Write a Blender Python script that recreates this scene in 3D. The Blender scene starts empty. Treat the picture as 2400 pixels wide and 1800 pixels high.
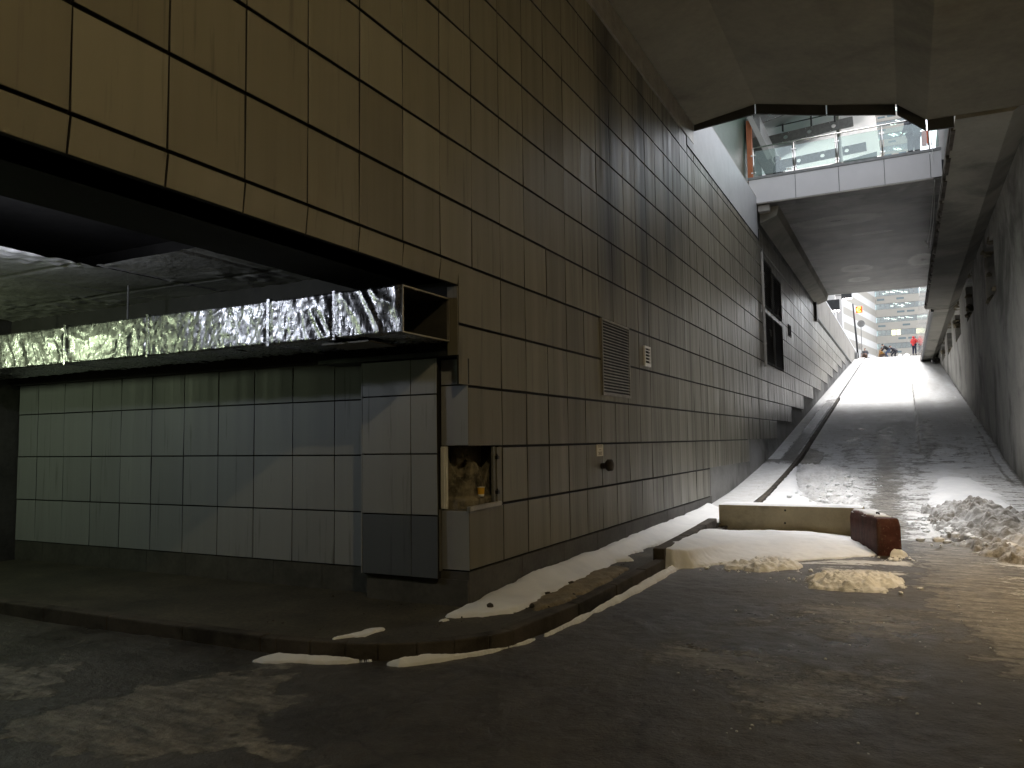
import bpy, bmesh, math, random
import numpy as np
from mathutils import Vector, Matrix, Euler
R = math.radians
rnd = random.Random(7)
sc = bpy.context.scene
col = sc.collection

# ------------------------------------------------------------------ numpy noise
def _h(ix, iy, s):
    n = (ix.astype(np.int64) * 374761393 + iy.astype(np.int64) * 668265263 + s * 1442695041) & 0x7fffffff
    n = ((n ^ (n >> 13)) * 1274126177) & 0x7fffffff
    n = n ^ (n >> 16)
    return (n & 0xffff) / 65535.0
def vn(x, y, s=0):
    ix, iy = np.floor(x), np.floor(y); fx, fy = x - ix, y - iy
    fx = fx * fx * (3 - 2 * fx); fy = fy * fy * (3 - 2 * fy)
    ix = ix.astype(np.int64); iy = iy.astype(np.int64)
    a, b = _h(ix, iy, s), _h(ix + 1, iy, s); c, d = _h(ix, iy + 1, s), _h(ix + 1, iy + 1, s)
    return (a * (1 - fx) + b * fx) * (1 - fy) + (c * (1 - fx) + d * fx) * fy
def fbm(x, y, s=0, o=4, g=.5):
    t = 0; a = 1; m = 0
    for k in range(o):
        t = t + a * vn(x * 2 ** k + 17.3 * k, y * 2 ** k - 9.1 * k, s + k); m += a; a *= g
    return t / m
def vor(x, y, s=0):
    ix, iy = np.floor(x).astype(np.int64), np.floor(y).astype(np.int64)
    d = np.full(np.shape(x), 9.0)
    for i in (-1, 0, 1):
        for j in (-1, 0, 1):
            px = ix + i + _h(ix + i, iy + j, s); py = iy + j + _h(ix + i, iy + j, s + 5)
            d = np.minimum(d, np.hypot(px - x, py - y))
    return d
def sstep(a, b, x):
    t = np.clip((x - a) / (b - a), 0, 1); return t * t * (3 - 2 * t)
def sdpoly(x, y, poly):
    """signed distance, positive inside"""
    x = np.asarray(x, float); y = np.asarray(y, float)
    d = np.full(x.shape, 1e9); ins = np.zeros(x.shape, bool)
    n = len(poly)
    for i in range(n):
        (ax, ay), (bx, by) = poly[i], poly[(i + 1) % n]
        ex, ey = bx - ax, by - ay; l = ex * ex + ey * ey + 1e-12
        t = np.clip(((x - ax) * ex + (y - ay) * ey) / l, 0, 1)
        d = np.minimum(d, np.hypot(x - ax - t * ex, y - ay - t * ey))
        c = ((ay > y) != (by > y))
        with np.errstate(divide='ignore', invalid='ignore'):
            xi = (bx - ax) * (y - ay) / ((by - ay) if by != ay else 1e-12) + ax
        ins ^= c & (x < xi)
    return np.where(ins, d, -d)

# ------------------------------------------------------------------ object helpers
def tag(o, label=None, cat=None, group=None, kind=None):
    if label: o['label'] = label
    if cat: o['category'] = cat
    if group: o['group'] = group
    if kind: o['kind'] = kind
    return o
def thing(name, label, cat, loc=(0, 0, 0), group=None, kind=None):
    o = bpy.data.objects.new(name, None); col.objects.link(o); o.location = loc
    o.empty_display_size = .1
    return tag(o, label, cat, group, kind)
def link(name, me, mat=None, parent=None, smooth=False):
    o = bpy.data.objects.new(name, me); col.objects.link(o)
    if mat is not None:
        for m in (mat if isinstance(mat, (list, tuple)) else [mat]): me.materials.append(m)
    if smooth: me.shade_smooth()
    if parent is not None:
        o.parent = parent
        w = Matrix.Identity(4); p = parent
        while p is not None:
            w = Matrix.LocRotScale(p.location, p.rotation_euler, p.scale) @ w if p.parent is None else w
            p = p.parent
        o.matrix_parent_inverse = w.inverted() if parent.parent is None and parent.type == 'EMPTY' else Matrix.Identity(4)
    return o
class MB:
    def __init__(s): s.v = []; s.f = []; s.mi = []; s.t = []
    def quad(s, a, b, c, d, tone=.5, mi=0):
        i = len(s.v); s.v += [tuple(a), tuple(b), tuple(c), tuple(d)]; s.f.append((i, i + 1, i + 2, i + 3)); s.mi.append(mi); s.t.append(tone)
    def poly(s, pts, tone=.5, mi=0):
        i = len(s.v); s.v += [tuple(p) for p in pts]; s.f.append(tuple(range(i, i + len(pts)))); s.mi.append(mi); s.t.append(tone)
    def box(s, x0, x1, y0, y1, z0, z1, tone=.5, mi=0, M=None):
        P = [Vector((x, y, z)) for z in (z0, z1) for y in (y0, y1) for x in (x0, x1)]
        if M is not None: P = [M @ p for p in P]
        i = len(s.v); s.v += [tuple(p) for p in P]
        for f in ((0, 2, 3, 1), (4, 5, 7, 6), (0, 1, 5, 4), (2, 6, 7, 3), (0, 4, 6, 2), (1, 3, 7, 5)):
            s.f.append(tuple(i + k for k in f)); s.mi.append(mi); s.t.append(tone)
    def tube(s, pts, r, n=10, cap=True, tone=.5, mi=0):
        pts = [Vector(p) for p in pts]; rs = r if isinstance(r, (list, tuple)) else [r] * len(pts)
        rings = []
        for k, p in enumerate(pts):
            d = (pts[min(k + 1, len(pts) - 1)] - pts[max(k - 1, 0)]).normalized()
            a = d.orthogonal().normalized() if abs(d.z) > .95 else d.cross(Vector((0, 0, 1))).normalized()
            b = d.cross(a)
            i = len(s.v); rings.append(i)
            for q in range(n):
                t = 2 * math.pi * q / n; s.v.append(tuple(p + (a * math.cos(t) + b * math.sin(t)) * rs[k]))
        for k in range(len(pts) - 1):
            for q in range(n):
                s.f.append((rings[k] + q, rings[k] + (q + 1) % n, rings[k + 1] + (q + 1) % n, rings[k + 1] + q)); s.mi.append(mi); s.t.append(tone)
        if cap:
            s.f.append(tuple(rings[0] + q for q in reversed(range(n)))); s.mi.append(mi); s.t.append(tone)
            s.f.append(tuple(rings[-1] + q for q in range(n))); s.mi.append(mi); s.t.append(tone)
    def extrude_y(s, prof, y0, y1, tone=.5, mi=0):
        """closed profile [(x,z)..] extruded along y"""
        n = len(prof); i = len(s.v)
        s.v += [(x, y0, z) for x, z in prof] + [(x, y1, z) for x, z in prof]
        for k in range(n):
            s.f.append((i + k, i + (k + 1) % n, i + n + (k + 1) % n, i + n + k)); s.mi.append(mi); s.t.append(tone)
        s.f.append(tuple(i + k for k in range(n))); s.mi.append(mi); s.t.append(tone)
        s.f.append(tuple(i + n + k for k in reversed(range(n)))); s.mi.append(mi); s.t.append(tone)
    def build(s, name, mat, parent=None, smooth=False, bevel=0, fix=True):
        me = bpy.data.meshes.new(name); me.from_pydata(s.v, [], s.f)
        me.polygons.foreach_set('material_index', s.mi)
        a = me.attributes.new('tone', 'FLOAT', 'FACE'); a.data.foreach_set('value', s.t)
        if fix or bevel:
            bm = bmesh.new(); bm.from_mesh(me)
            if bevel: bmesh.ops.remove_doubles(bm, verts=bm.verts, dist=1e-5)
            bmesh.ops.recalc_face_normals(bm, faces=bm.faces)
            if bevel:
                ed = [e for e in bm.edges if len(e.link_faces) == 2 and e.calc_face_angle(0) > .5]
                bmesh.ops.bevel(bm, geom=ed, offset=bevel, segments=2, affect='EDGES', profile=.6)
            bm.to_mesh(me); bm.free()
        me.update()
        return link(name, me, mat, parent, smooth)
def grid_mesh(name, X, Y, Z, attrs=None, mat=None, parent=None, keep=None, smooth=True):
    """X,Y,Z 2-D arrays; attrs: name->(...,3) colour; keep: vertex mask"""
    ny, nx = X.shape
    v = np.stack([X, Y, Z], -1).reshape(-1, 3)
    idx = np.arange(ny * nx).reshape(ny, nx)
    q = np.stack([idx[:-1, :-1], idx[:-1, 1:], idx[1:, 1:], idx[1:, :-1]], -1).reshape(-1, 4)
    if keep is not None:
        k = keep.reshape(-1); q = q[k[q].any(1)]
        used = np.unique(q); mp = np.full(ny * nx, -1); mp[used] = np.arange(len(used)); q = mp[q]; v = v[used]
    else: used = np.arange(ny * nx)
    me = bpy.data.meshes.new(name)
    me.vertices.add(len(v)); me.vertices.foreach_set('co', v.astype(np.float32).ravel())
    me.loops.add(len(q) * 4); me.loops.foreach_set('vertex_index', q.astype(np.int32).ravel())
    me.polygons.add(len(q)); me.polygons.foreach_set('loop_start', np.arange(0, len(q) * 4, 4, dtype=np.int32))
    me.polygons.foreach_set('loop_total', np.full(len(q), 4, dtype=np.int32))
    me.update(calc_edges=True)
    for an, A in (attrs or {}).items():
        c = np.ones((len(used), 4), np.float32); c[:, :3] = A.reshape(-1, 3)[used]
        at = me.attributes.new(an, 'FLOAT_COLOR', 'POINT'); at.data.foreach_set('color', c.ravel())
    return link(name, me, mat, parent, smooth)

# ------------------------------------------------------------------ materials
class NT:
    def __init__(s, name):
        s.m = bpy.data.materials.new(name); s.m.use_nodes = True; s.t = s.m.node_tree; s.t.nodes.clear()
        s.out = s.t.nodes.new('ShaderNodeOutputMaterial')
    def n(s, typ, **kw):
        nd = s.t.nodes.new('ShaderNode' + typ)
        for k, v in kw.items():
            if k.startswith('i_'):
                key = k[2:]; key = int(key) if key.isdigit() else key.replace('_', ' ')
                s.set(nd.inputs[key], v)
            else: setattr(nd, k, v)
        return nd
    def set(s, inp, v):
        if isinstance(v, bpy.types.NodeSocket): s.t.links.new(v, inp)
        elif isinstance(v, bpy.types.Node): s.t.links.new(v.outputs[0], inp)
        else:
            if isinstance(v, tuple) and len(v) == 3 and len(inp.default_value) == 4: v = v + (1,)
            inp.default_value = v
    def math(s, op, a, b=0.0, clamp=False):
        nd = s.n('Math', operation=op, use_clamp=clamp); s.set(nd.inputs[0], a); s.set(nd.inputs[1], b); return nd.outputs[0]
    def mix(s, f, a, b, blend='MIX'):
        nd = s.n('Mix', data_type='RGBA', blend_type=blend); s.set(nd.inputs[0], f); s.set(nd.inputs[6], a); s.set(nd.inputs[7], b); return nd.outputs[2]
    def pos(s, sx=1, sy=1, sz=1, src='Object'):
        if src == 'Object': p = s.n('TexCoord').outputs['Object']
        else: p = s.n('NewGeometry').outputs['Position']
        return s.n('Mapping', i_Vector=p, i_Scale=(sx, sy, sz)).outputs[0]
    def noise(s, scale, detail=4, rough=.55, vec=None, out=0, dist=0.0):
        nd = s.n('TexNoise', i_Scale=scale, i_Detail=detail, i_Roughness=rough, i_Distortion=dist)
        s.set(nd.inputs['Vector'], vec if vec is not None else s.pos()); return nd.outputs[out]
    def ramp(s, f, *stops):
        nd = s.n('ValToRGB'); e = nd.color_ramp.elements
        while len(e) < len(stops): e.new(.5)
        for k, (p, c) in enumerate(stops):
            e[k].position = p; e[k].color = (c if isinstance(c, tuple) else (c, c, c)) + (1,)
        s.set(nd.inputs[0], f); return nd.outputs[0]
    def attr(s, name, out='Color'): return s.n('Attribute', attribute_name=name).outputs[out]
    def bump(s, h, strength=.3, dist=.01, normal=None):
        nd = s.n('Bump', i_Strength=strength, i_Distance=dist); s.set(nd.inputs['Height'], h)
        if normal is not None: s.set(nd.inputs['Normal'], normal)
        return nd.outputs[0]
    def pbr(s, **kw):
        b = s.n('BsdfPrincipled')
        for k, v in kw.items(): s.set(b.inputs[k.replace('_', ' ')], v)
        s.t.links.new(b.outputs[0], s.out.inputs[0]); return b
def simple(name, c, rough=.6, metal=0.0, var=.25, scale=6.0, bump=.15, spec=.5, sx=1, sy=1, sz=1):
    t = NT(name); v = t.pos(sx, sy, sz)
    n = t.noise(scale, 5, .6, v); n2 = t.noise(scale * 7, 3, .6, v)
    f = t.math('ADD', t.math('MULTIPLY', n, .7), t.math('MULTIPLY', n2, .3))
    lo = tuple(x * (1 - var) for x in c); hi = tuple(min(1, x * (1 + var)) for x in c)
    t.pbr(Base_Color=t.ramp(f, (.3, lo), (.7, hi)), Roughness=rough, Metallic=metal, Specular_IOR_Level=spec, Normal=t.bump(n2, bump, .01))
    return t.m
def emit(name, c, s):
    t = NT(name); e = t.n('Emission', i_Color=c, i_Strength=s); t.t.links.new(e.outputs[0], t.out.inputs[0]); return t.m
M = {}

def panel_mat(name, dark, light, warmth=.03, rough=.46, streak=1.0, stains=()):
    t = NT(name)
    P = t.n('TexCoord').outputs['Object']
    tone = t.attr('tone', 'Fac')
    base = t.ramp(tone, (0, dark), (.5, tuple((a + b) / 2 for a, b in zip(dark, light))), (1, light))
    st = t.noise(1.0, 5, .6, t.n('Mapping', i_Vector=P, i_Scale=(5.5, 5.5, .22)).outputs[0])
    st2 = t.noise(1.0, 4, .6, t.n('Mapping', i_Vector=P, i_Scale=(22, 22, .5)).outputs[0])
    big = t.noise(.35, 4, .6, P)
    f = t.math('ADD', t.math('MULTIPLY', st, .6), t.math('MULTIPLY', st2, .25)); f = t.math('ADD', f, t.math('MULTIPLY', big, .15))
    k = t.ramp(f, (.36, 1 - .6 * streak), (.5, .88), (.64, 1.12))
    sy = t.n('SeparateXYZ', i_Vector=P).outputs[1]
    k = t.mix(t.n('MapRange', i_Value=sy, i_1=6.0, i_2=17.0, i_3=.12, i_4=1.0).outputs[0], (1, 1, 1), k)
    c = t.mix(1.0, base, k, 'MULTIPLY')
    sep = t.n('SeparateXYZ', i_Vector=P)
    for (yc, w, ztop, zbot, amt) in stains:
        d = t.math('ABSOLUTE', t.math('SUBTRACT', sep.outputs[1], yc))
        d = t.math('ADD', d, t.math('MULTIPLY', t.math('SUBTRACT', st2, .5), w * 1.6))
        m = t.math('SUBTRACT', 1.0, t.math('DIVIDE', d, w), True)
        m = t.math('MULTIPLY', m, t.n('MapRange', i_Value=sep.outputs[2], i_1=zbot, i_2=zbot + 1.0).outputs[0])
        m = t.math('MULTIPLY', m, t.n('MapRange', i_Value=sep.outputs[2], i_1=ztop, i_2=ztop - 1.5).outputs[0])
        m = t.math('MULTIPLY', m, amt, True)
        c = t.mix(m, c, (.012, .011, .009))
    dr = t.noise(1.0, 3, .6, t.n('Mapping', i_Vector=P, i_Scale=(15, 15, .9)).outputs[0])
    c = t.mix(1.0, c, t.ramp(dr, (.60, 1.0), (.74, .62)), 'MULTIPLY')
    fine = t.noise(60, 3, .6, P)
    rr = t.n('MapRange', i_Value=st, i_1=.3, i_2=.7, i_3=rough + .16, i_4=rough - .08).outputs[0]
    rr = t.math('SUBTRACT', rr, t.n('MapRange', i_Value=sy, i_1=9.0, i_2=22.0, i_3=0.0, i_4=.14).outputs[0])
    t.pbr(Base_Color=c, Roughness=rr, Specular_IOR_Level=.5, Normal=t.bump(t.math('ADD', t.math('MULTIPLY', fine, .3), st), .06, .006))
    return t.m
M['panel'] = panel_mat('grey_cladding', (.118, .107, .077), (.188, .175, .132),
                       stains=((10.85, .75, 9.5, 3.3, .85), (12.55, .42, 9.5, 3.2, .8), (10.9, .55, 2.5, 1.3, .35), (14.2, .35, 8.2, 4.2, .6), (27.4, 1.9, 8.4, 6.6, .7), (31.2, 3.0, 9, 6.8, .5)))
M['panel_blue'] = panel_mat('pale_cladding', (.22, .225, .235), (.31, .315, .32), rough=.52, streak=.35)
M['black'] = simple('dark_void', (.012, .011, .010), .8, var=.3)
M['plinth'] = simple('dark_plinth_stone', (.075, .07, .062), .6, var=.45, scale=3, bump=.4)
M['alu'] = simple('brushed_aluminium', (.36, .37, .37), .5, .3, var=.12, scale=2.0, bump=.03)
M['steel'] = simple('stainless_steel', (.62, .6, .56), .22, 1.0, var=.08)
M['darkmetal'] = simple('dark_metal', (.035, .035, .036), .45, .4, var=.3)
M['greymetal'] = simple('grey_metal', (.2, .2, .19), .5, .3, var=.3, scale=9)
M['galv'] = simple('galvanised_sheet', (.32, .30, .26), .45, .6, var=.3, scale=4)
M['whitepaint'] = simple('white_paint', (.7, .69, .66), .5, var=.1)
M['lining'] = simple('dull_duct_lining', (.035, .033, .027), .75, var=.3, scale=5)
M['deckface'] = simple('pinkish_grey_panel', (.62, .595, .58), .5, var=.06, scale=.7, bump=.02)
M['louvre'] = simple('dusty_louvre_metal', (.23, .215, .185), .55, .2, var=.4, scale=8)
M['louvre_dark'] = simple('dark_louvre_metal', (.05, .048, .044), .85, 0, var=.3, scale=8)

def concrete(name, c, var=.35, scale=1.2, rough=.85, planks=None, stain=.5, eff=()):
    t = NT(name); P = t.n('TexCoord').outputs['Object']
    n1 = t.noise(scale, 6, .62, P); n2 = t.noise(scale * 14, 4, .6, P); n3 = t.noise(scale * .3, 4, .65, P, dist=.8)
    f = t.math('ADD', t.math('MULTIPLY', n1, .5), t.math('MULTIPLY', n2, .2)); f = t.math('ADD', f, t.math('MULTIPLY', n3, .3))
    c0 = t.ramp(f, (.34, tuple(x * (1 - var) for x in c)), (.5, c), (.68, tuple(x * (1 + var) for x in c)))
    d = t.ramp(n3, (.36, 1 - stain), (.5, 1.0))
    c1 = t.mix(1.0, c0, d, 'MULTIPLY')
    h = n2
    sep = t.n('SeparateXYZ', i_Vector=P)
    if planks:   # board marks across the soffit
        st = t.noise(1.0, 4, .6, t.n('Mapping', i_Vector=P, i_Scale=(.5, planks, .5)).outputs[0])
        c1 = t.mix(1.0, c1, t.ramp(st, (.36, .62), (.5, 1.0), (.66, 1.3)), 'MULTIPLY')
    for (ex, ey, rx, ry, amt) in eff:     # lime bloom round a drip point
        dx = t.math('DIVIDE', t.math('SUBTRACT', sep.outputs[0], ex), rx); dy = t.math('DIVIDE', t.math('SUBTRACT', sep.outputs[1], ey), ry)
        rr = t.math('SQRT', t.math('ADD', t.math('MULTIPLY', dx, dx), t.math('MULTIPLY', dy, dy)))
        rr = t.math('ADD', rr, t.math('MULTIPLY', t.math('SUBTRACT', n2, .5), .6)); rr = t.math('ADD', rr, t.math('MULTIPLY', t.math('SUBTRACT', n1, .5), .8))
        ring = t.ramp(rr, (.12, .25), (.5, .45), (.82, 1.0), (1.0, 0.0))
        c1 = t.mix(t.math('MULTIPLY', ring, amt, True), c1, (.5, .5, .47))
        core = t.ramp(rr, (.06, 1.0), (.16, 0.0)); c1 = t.mix(core, c1, (.02, .018, .015))
    t.pbr(Base_Color=c1, Roughness=rough, Specular_IOR_Level=.3, Normal=t.bump(t.math('ADD', h, n1), .35, .012))
    return t.m
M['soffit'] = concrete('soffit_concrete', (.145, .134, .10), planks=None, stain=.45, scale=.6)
M['soffit_far'] = concrete('stained_soffit', (.18, .175, .16), var=.5, rough=.55, planks=1.6, stain=.6, scale=.9,
                           eff=((-1.6, 36.0, .66, .9, .95), (-1.63, 38.65, .52, .62, .9), (.95, 35.6, .6, 1.3, .8), (-1.75, 27.6, 1.5, .7, .6), (-.75, 29.9, .75, .16, .95)))
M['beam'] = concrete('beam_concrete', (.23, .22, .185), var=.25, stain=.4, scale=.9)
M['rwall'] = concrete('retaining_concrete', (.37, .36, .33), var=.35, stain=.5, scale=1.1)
M['basewall'] = concrete('grey_render', (.24, .24, .235), var=.3, stain=.4, scale=1.5)
M['parapet'] = concrete('pale_concrete', (.34, .325, .295), var=.12, stain=.2, scale=1.5)
M['block'] = concrete('weathered_block', (.30, .255, .165), var=.28, stain=.4, scale=2.2)
M['kerb'] = concrete('kerb_stone', (.07, .06, .048), var=.5, stain=.5, scale=4)
M['rubble'] = concrete('broken_masonry', (.19, .165, .115), var=.6, stain=.7, scale=9)
M['ceil'] = simple('damp_ceiling_board', (.48, .47, .45), .45, var=.35, scale=2.2, bump=.7)
M['ceil_dark'] = simple('dark_slab', (.055, .052, .048), .8, var=.4, scale=1.0)  # plain dark grey for the slab, set-back wall and opening recesses

def facade(name, c):
    return concrete(name, c, var=.06, stain=.08, scale=.1, rough=.7)
M['white_building'] = facade('white_render', (.55, .545, .53))
M['tower_band'] = facade('tower_stone', (.36, .34, .30))

# red painted block
t = NT('worn_red_paint'); P = t.pos()
n = t.noise(7, 6, .65); n2 = t.noise(30, 4, .6); v = t.noise(1, 4, .6, t.pos(9, 9, 1.2))
c = t.ramp(n, (.3, (.032, .014, .011)), (.5, (.066, .020, .015)), (.7, (.10, .042, .033)))
c = t.mix(t.ramp(v, (.55, 0.0), (.72, .7)), c, (.10, .075, .055))
c = t.mix(t.ramp(n2, (.62, 0.0), (.7, .5)), c, (.25, .21, .15))
t.pbr(Base_Color=c, Roughness=.7, Specular_IOR_Level=.25, Normal=t.bump(n2, .5, .008)); M['redblock'] = t.m

# snow, attribute paint: r dirt, g fine crumble
t = NT('snow'); a = t.n('SeparateColor', i_Color=t.attr('paint'))
n = t.noise(9, 6, .65); n2 = t.noise(45, 4, .65); n3 = t.noise(2.3, 4, .6)
dm = t.math('MULTIPLY', a.outputs[0], t.ramp(t.math('ADD', t.math('MULTIPLY', n, .6), t.math('MULTIPLY', n3, .4)), (.36, .45), (.58, 1.0)), True)
c = t.mix(dm, t.ramp(n3, (.35, (.74, .755, .78)), (.65, (.83, .84, .855))), (.13, .115, .09))
hh = t.math('ADD', t.math('MULTIPLY', n, t.math('ADD', .12, a.outputs[1])), t.math('MULTIPLY', n2, t.math('ADD', .03, t.math('MULTIPLY', a.outputs[1], .5))))
t.pbr(Base_Color=c, Roughness=.65, Specular_IOR_Level=.35, Subsurface_Weight=.0, Normal=t.bump(hh, .55, .03)); M['snow'] = t.m

# road and ramp share one material; paint: r snow, g grey packed ice plus painted sheen, b wetness
t = NT('wet_asphalt'); a = t.n('SeparateColor', i_Color=t.attr('paint'))
P = t.pos()
n = t.noise(1.1, 6, .6); f1 = t.noise(14, 6, .7); f2 = t.noise(70, 3, .7); f3 = t.noise(4, 5, .6)
trk = t.noise(1, 6, .65, t.pos(2.2, 8.0, 4)); trk2 = t.noise(1, 5, .6, t.pos(3.2, 1.5, 1.5))
trk = t.mix(t.n('MapRange', i_Value=t.n('SeparateXYZ', i_Vector=P).outputs[1], i_1=17.0, i_2=27.0).outputs[0], trk, trk2)
asp = t.ramp(t.math('ADD', t.math('MULTIPLY', f1, .5), t.math('MULTIPLY', f2, .5)), (.32, (.010, .0085, .0065)), (.52, (.040, .035, .028)), (.7, (.12, .11, .092)))
asp = t.mix(t.ramp(n, (.4, 0.0), (.62, .7)), asp, (.085, .078, .068))
crk = t.n('TexVoronoi', feature='DISTANCE_TO_EDGE', i_Scale=.55); t.set(crk.inputs['Vector'], t.mix(.12, P, t.noise(3, 4, .6, None, 1)))
asp = t.mix(t.ramp(crk.outputs[0], (.0, .6), (.006, 0.0)), asp, (.006, .005, .004))
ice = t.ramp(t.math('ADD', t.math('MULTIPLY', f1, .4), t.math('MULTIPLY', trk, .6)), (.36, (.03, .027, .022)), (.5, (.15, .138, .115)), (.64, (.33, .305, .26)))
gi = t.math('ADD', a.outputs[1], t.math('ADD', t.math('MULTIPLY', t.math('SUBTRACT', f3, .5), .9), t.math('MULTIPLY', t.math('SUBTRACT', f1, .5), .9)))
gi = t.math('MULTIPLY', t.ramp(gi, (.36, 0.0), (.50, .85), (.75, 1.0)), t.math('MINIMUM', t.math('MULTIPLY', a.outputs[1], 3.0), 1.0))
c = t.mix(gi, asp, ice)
sm = t.math('ADD', t.math('MULTIPLY', trk, .55), t.math('MULTIPLY', f1, .45))
sm = t.math('ADD', t.math('SUBTRACT', a.outputs[0], .5), t.math('MULTIPLY', t.math('SUBTRACT', sm, .5), t.math('SUBTRACT', 2.6, t.math('MULTIPLY', t.math('ABSOLUTE', t.math('SUBTRACT', a.outputs[0], .5)), 3.2))))
smask = t.ramp(t.math('ADD', sm, .5), (.40, 0.0), (.60, 1.0))
yr = t.n('SeparateXYZ', i_Vector=P).outputs[1]
film = t.math('MULTIPLY', t.n('MapRange', i_Value=yr, i_1=18.0, i_2=29.0, i_3=0.0, i_4=.92).outputs[0], t.ramp(t.math('ADD', t.math('MULTIPLY', trk, .5), t.math('MULTIPLY', f3, .5)), (.42, .10), (.56, 1.0)))
film = t.math('MULTIPLY', film, t.ramp(a.outputs[0], (.06, 0.0), (.4, 1.0)))
smask = t.math('MAXIMUM', smask, film)
snowc = t.mix(t.ramp(f3, (.35, .0), (.7, .6)), (.70, .71, .725), (.50, .49, .465))
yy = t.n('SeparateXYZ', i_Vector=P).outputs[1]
snowc = t.mix(t.math('MULTIPLY', t.n('MapRange', i_Value=yy, i_1=40.0, i_2=46.0).outputs[0], t.ramp(t.noise(1, 4, .6, t.pos(1.6, .12, 1)), (.35, .25), (.65, .85))), snowc, (.47, .46, .44))  # trodden grey on the upper ramp, also darkened to offset the daylight there
c = t.mix(smask, c, snowc)
wet = t.math('MULTIPLY', a.outputs[2], t.ramp(t.math('ADD', t.math('MULTIPLY', n, .5), t.math('MULTIPLY', f3, .5)), (.36, 1.0), (.58, .25)))
rg = t.math('SUBTRACT', .62, t.math('MULTIPLY', wet, .46)); rg = t.math('ADD', rg, t.math('MULTIPLY', smask, .25), True)
hb = t.math('ADD', t.math('MULTIPLY', f1, .6), t.math('MULTIPLY', f2, .5)); hb = t.math('ADD', hb, t.math('MULTIPLY', smask, .9)); hb = t.math('ADD', hb, t.math('MULTIPLY', trk, t.math('MULTIPLY', gi, 1.2)))
mid = t.noise(6.5, 5, .65); hb = t.math('ADD', hb, t.math('MULTIPLY', mid, 1.6))
t.pbr(Base_Color=c, Roughness=rg, Specular_IOR_Level=t.math('SUBTRACT', .75, t.math('MULTIPLY', smask, .55)), Normal=t.bump(hb, .8, .022)); M['road'] = t.m

t = NT('old_pavement'); n = t.noise(1.5, 6, .62); f = t.noise(24, 5, .7)
t.pbr(Base_Color=t.ramp(t.math('ADD', t.math('MULTIPLY', n, .55), t.math('MULTIPLY', f, .45)), (.34, (.022, .019, .014)), (.52, (.06, .052, .037)), (.68, (.115, .10, .07))), Roughness=.72, Normal=t.bump(f, .6, .01)); M['pave'] = t.m
t = NT('frozen_sand'); n = t.noise(3, 5, .6); f = t.noise(40, 4, .7)
t.pbr(Base_Color=t.ramp(t.math('ADD', t.math('MULTIPLY', n, .6), t.math('MULTIPLY', f, .4)), (.34, (.10, .08, .05)), (.6, (.27, .225, .15))), Roughness=.85, Normal=t.bump(f, .5, .01)); M['sand'] = t.m

# crumpled foil
t = NT('crumpled_foil'); v1 = t.n('TexVoronoi', i_Scale=15.0, feature='F1'); t.set(v1.inputs['Vector'], t.mix(.10, t.pos(1.2, 1, .5), t.noise(5, 4, .6, None, 1)))
n = t.noise(7, 4, .55, t.pos(1.6, 1, .5), dist=1.5); n2 = t.noise(20, 3, .6)
rg = t.math('ABSOLUTE', t.math('SUBTRACT', n, .5))
h = t.math('ADD', t.math('MULTIPLY', v1.outputs[0], .35), t.math('MULTIPLY', rg, -2.2)); h = t.math('ADD', h, t.math('MULTIPLY', n2, .18))
t.pbr(Base_Color=(.46, .46, .47), Metallic=1.0, Roughness=t.ramp(n2, (.3, .22), (.7, .36)), Normal=t.bump(h, .22, .03)); M['foil'] = t.m

def glass(name, tint, refl=.12, alpha=.25, rough=.02):
    t = NT(name); g = t.n('BsdfGlossy', i_Color=(1, 1, 1), i_Roughness=rough); tr = t.n('BsdfTransparent', i_Color=tint)
    df = t.n('BsdfDiffuse', i_Color=(.26, .34, .31)); m0 = t.n('MixShader', i_0=alpha); t.set(m0.inputs[1], tr.outputs[0]); t.set(m0.inputs[2], df.outputs[0])
    fr = t.n('Fresnel', i_IOR=1.5); k = t.math('ADD', t.math('MULTIPLY', fr, .9), refl, True)
    m = t.n('MixShader'); t.set(m.inputs[0], k); t.set(m.inputs[1], m0.outputs[0]); t.set(m.inputs[2], g.outputs[0])
    t.t.links.new(m.outputs[0], t.out.inputs[0]); return t.m
M['glass'] = glass('railing_glass', (.82, .9, .86), .05, .12)
M['roofglass'] = glass('frosted_roof_glass', (.022, .042, .031), .03, .30, .3)
M['towerglass'] = glass('tower_glass', (.30, .42, .43), .12, .15)
M['winglass'] = simple('window_glass', (.09, .13, .14), .12, 0, var=.2, scale=.4, spec=.9)
M['lit'] = emit('lit_room', (1, .72, .38), 1.3)
M['tube'] = emit('ceiling_tube', (1, .95, .82), 6.0)
M['signred'] = emit('sign_red', (1, .035, .01), 1.3)
M['signyellow'] = emit('sign_yellow', (1, .62, .03), 4.0)
M['bulb'] = emit('bulb', (1, .96, .9), 6.0)
M['orange'] = simple('orange_terracotta', (.42, .13, .045), .6, var=.25)
M['polished'] = simple('polished_pale_stone', (.55, .52, .48), .08, 0, var=.1, scale=.8, bump=0, spec=.8)
M['green_wall'] = simple('green_glazed_wall', (.05, .085, .062), .3, 0, var=.35, scale=3)
M['skin'] = simple('skin', (.48, .28, .2), .55, var=.1)
M['c_red'] = simple('red_coat', (.6, .05, .05), .75, var=.15, scale=9)
M['c_navy'] = simple('navy_trousers', (.018, .022, .05), .8)
M['c_black'] = simple('black_coat', (.014, .014, .016), .75)
M['c_char'] = simple('charcoal_coat', (.03, .031, .04), .75)
M['c_jeans'] = simple('blue_jeans', (.05, .075, .13), .8)
M['c_must'] = simple('mustard_coat', (.36, .19, .045), .8)
M['c_brown'] = simple('brown_trousers', (.12, .075, .05), .8)
M['c_grey'] = simple('grey_coat', (.1, .1, .11), .8)
M['hair'] = simple('dark_hair', (.015, .011, .009), .6)
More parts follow.
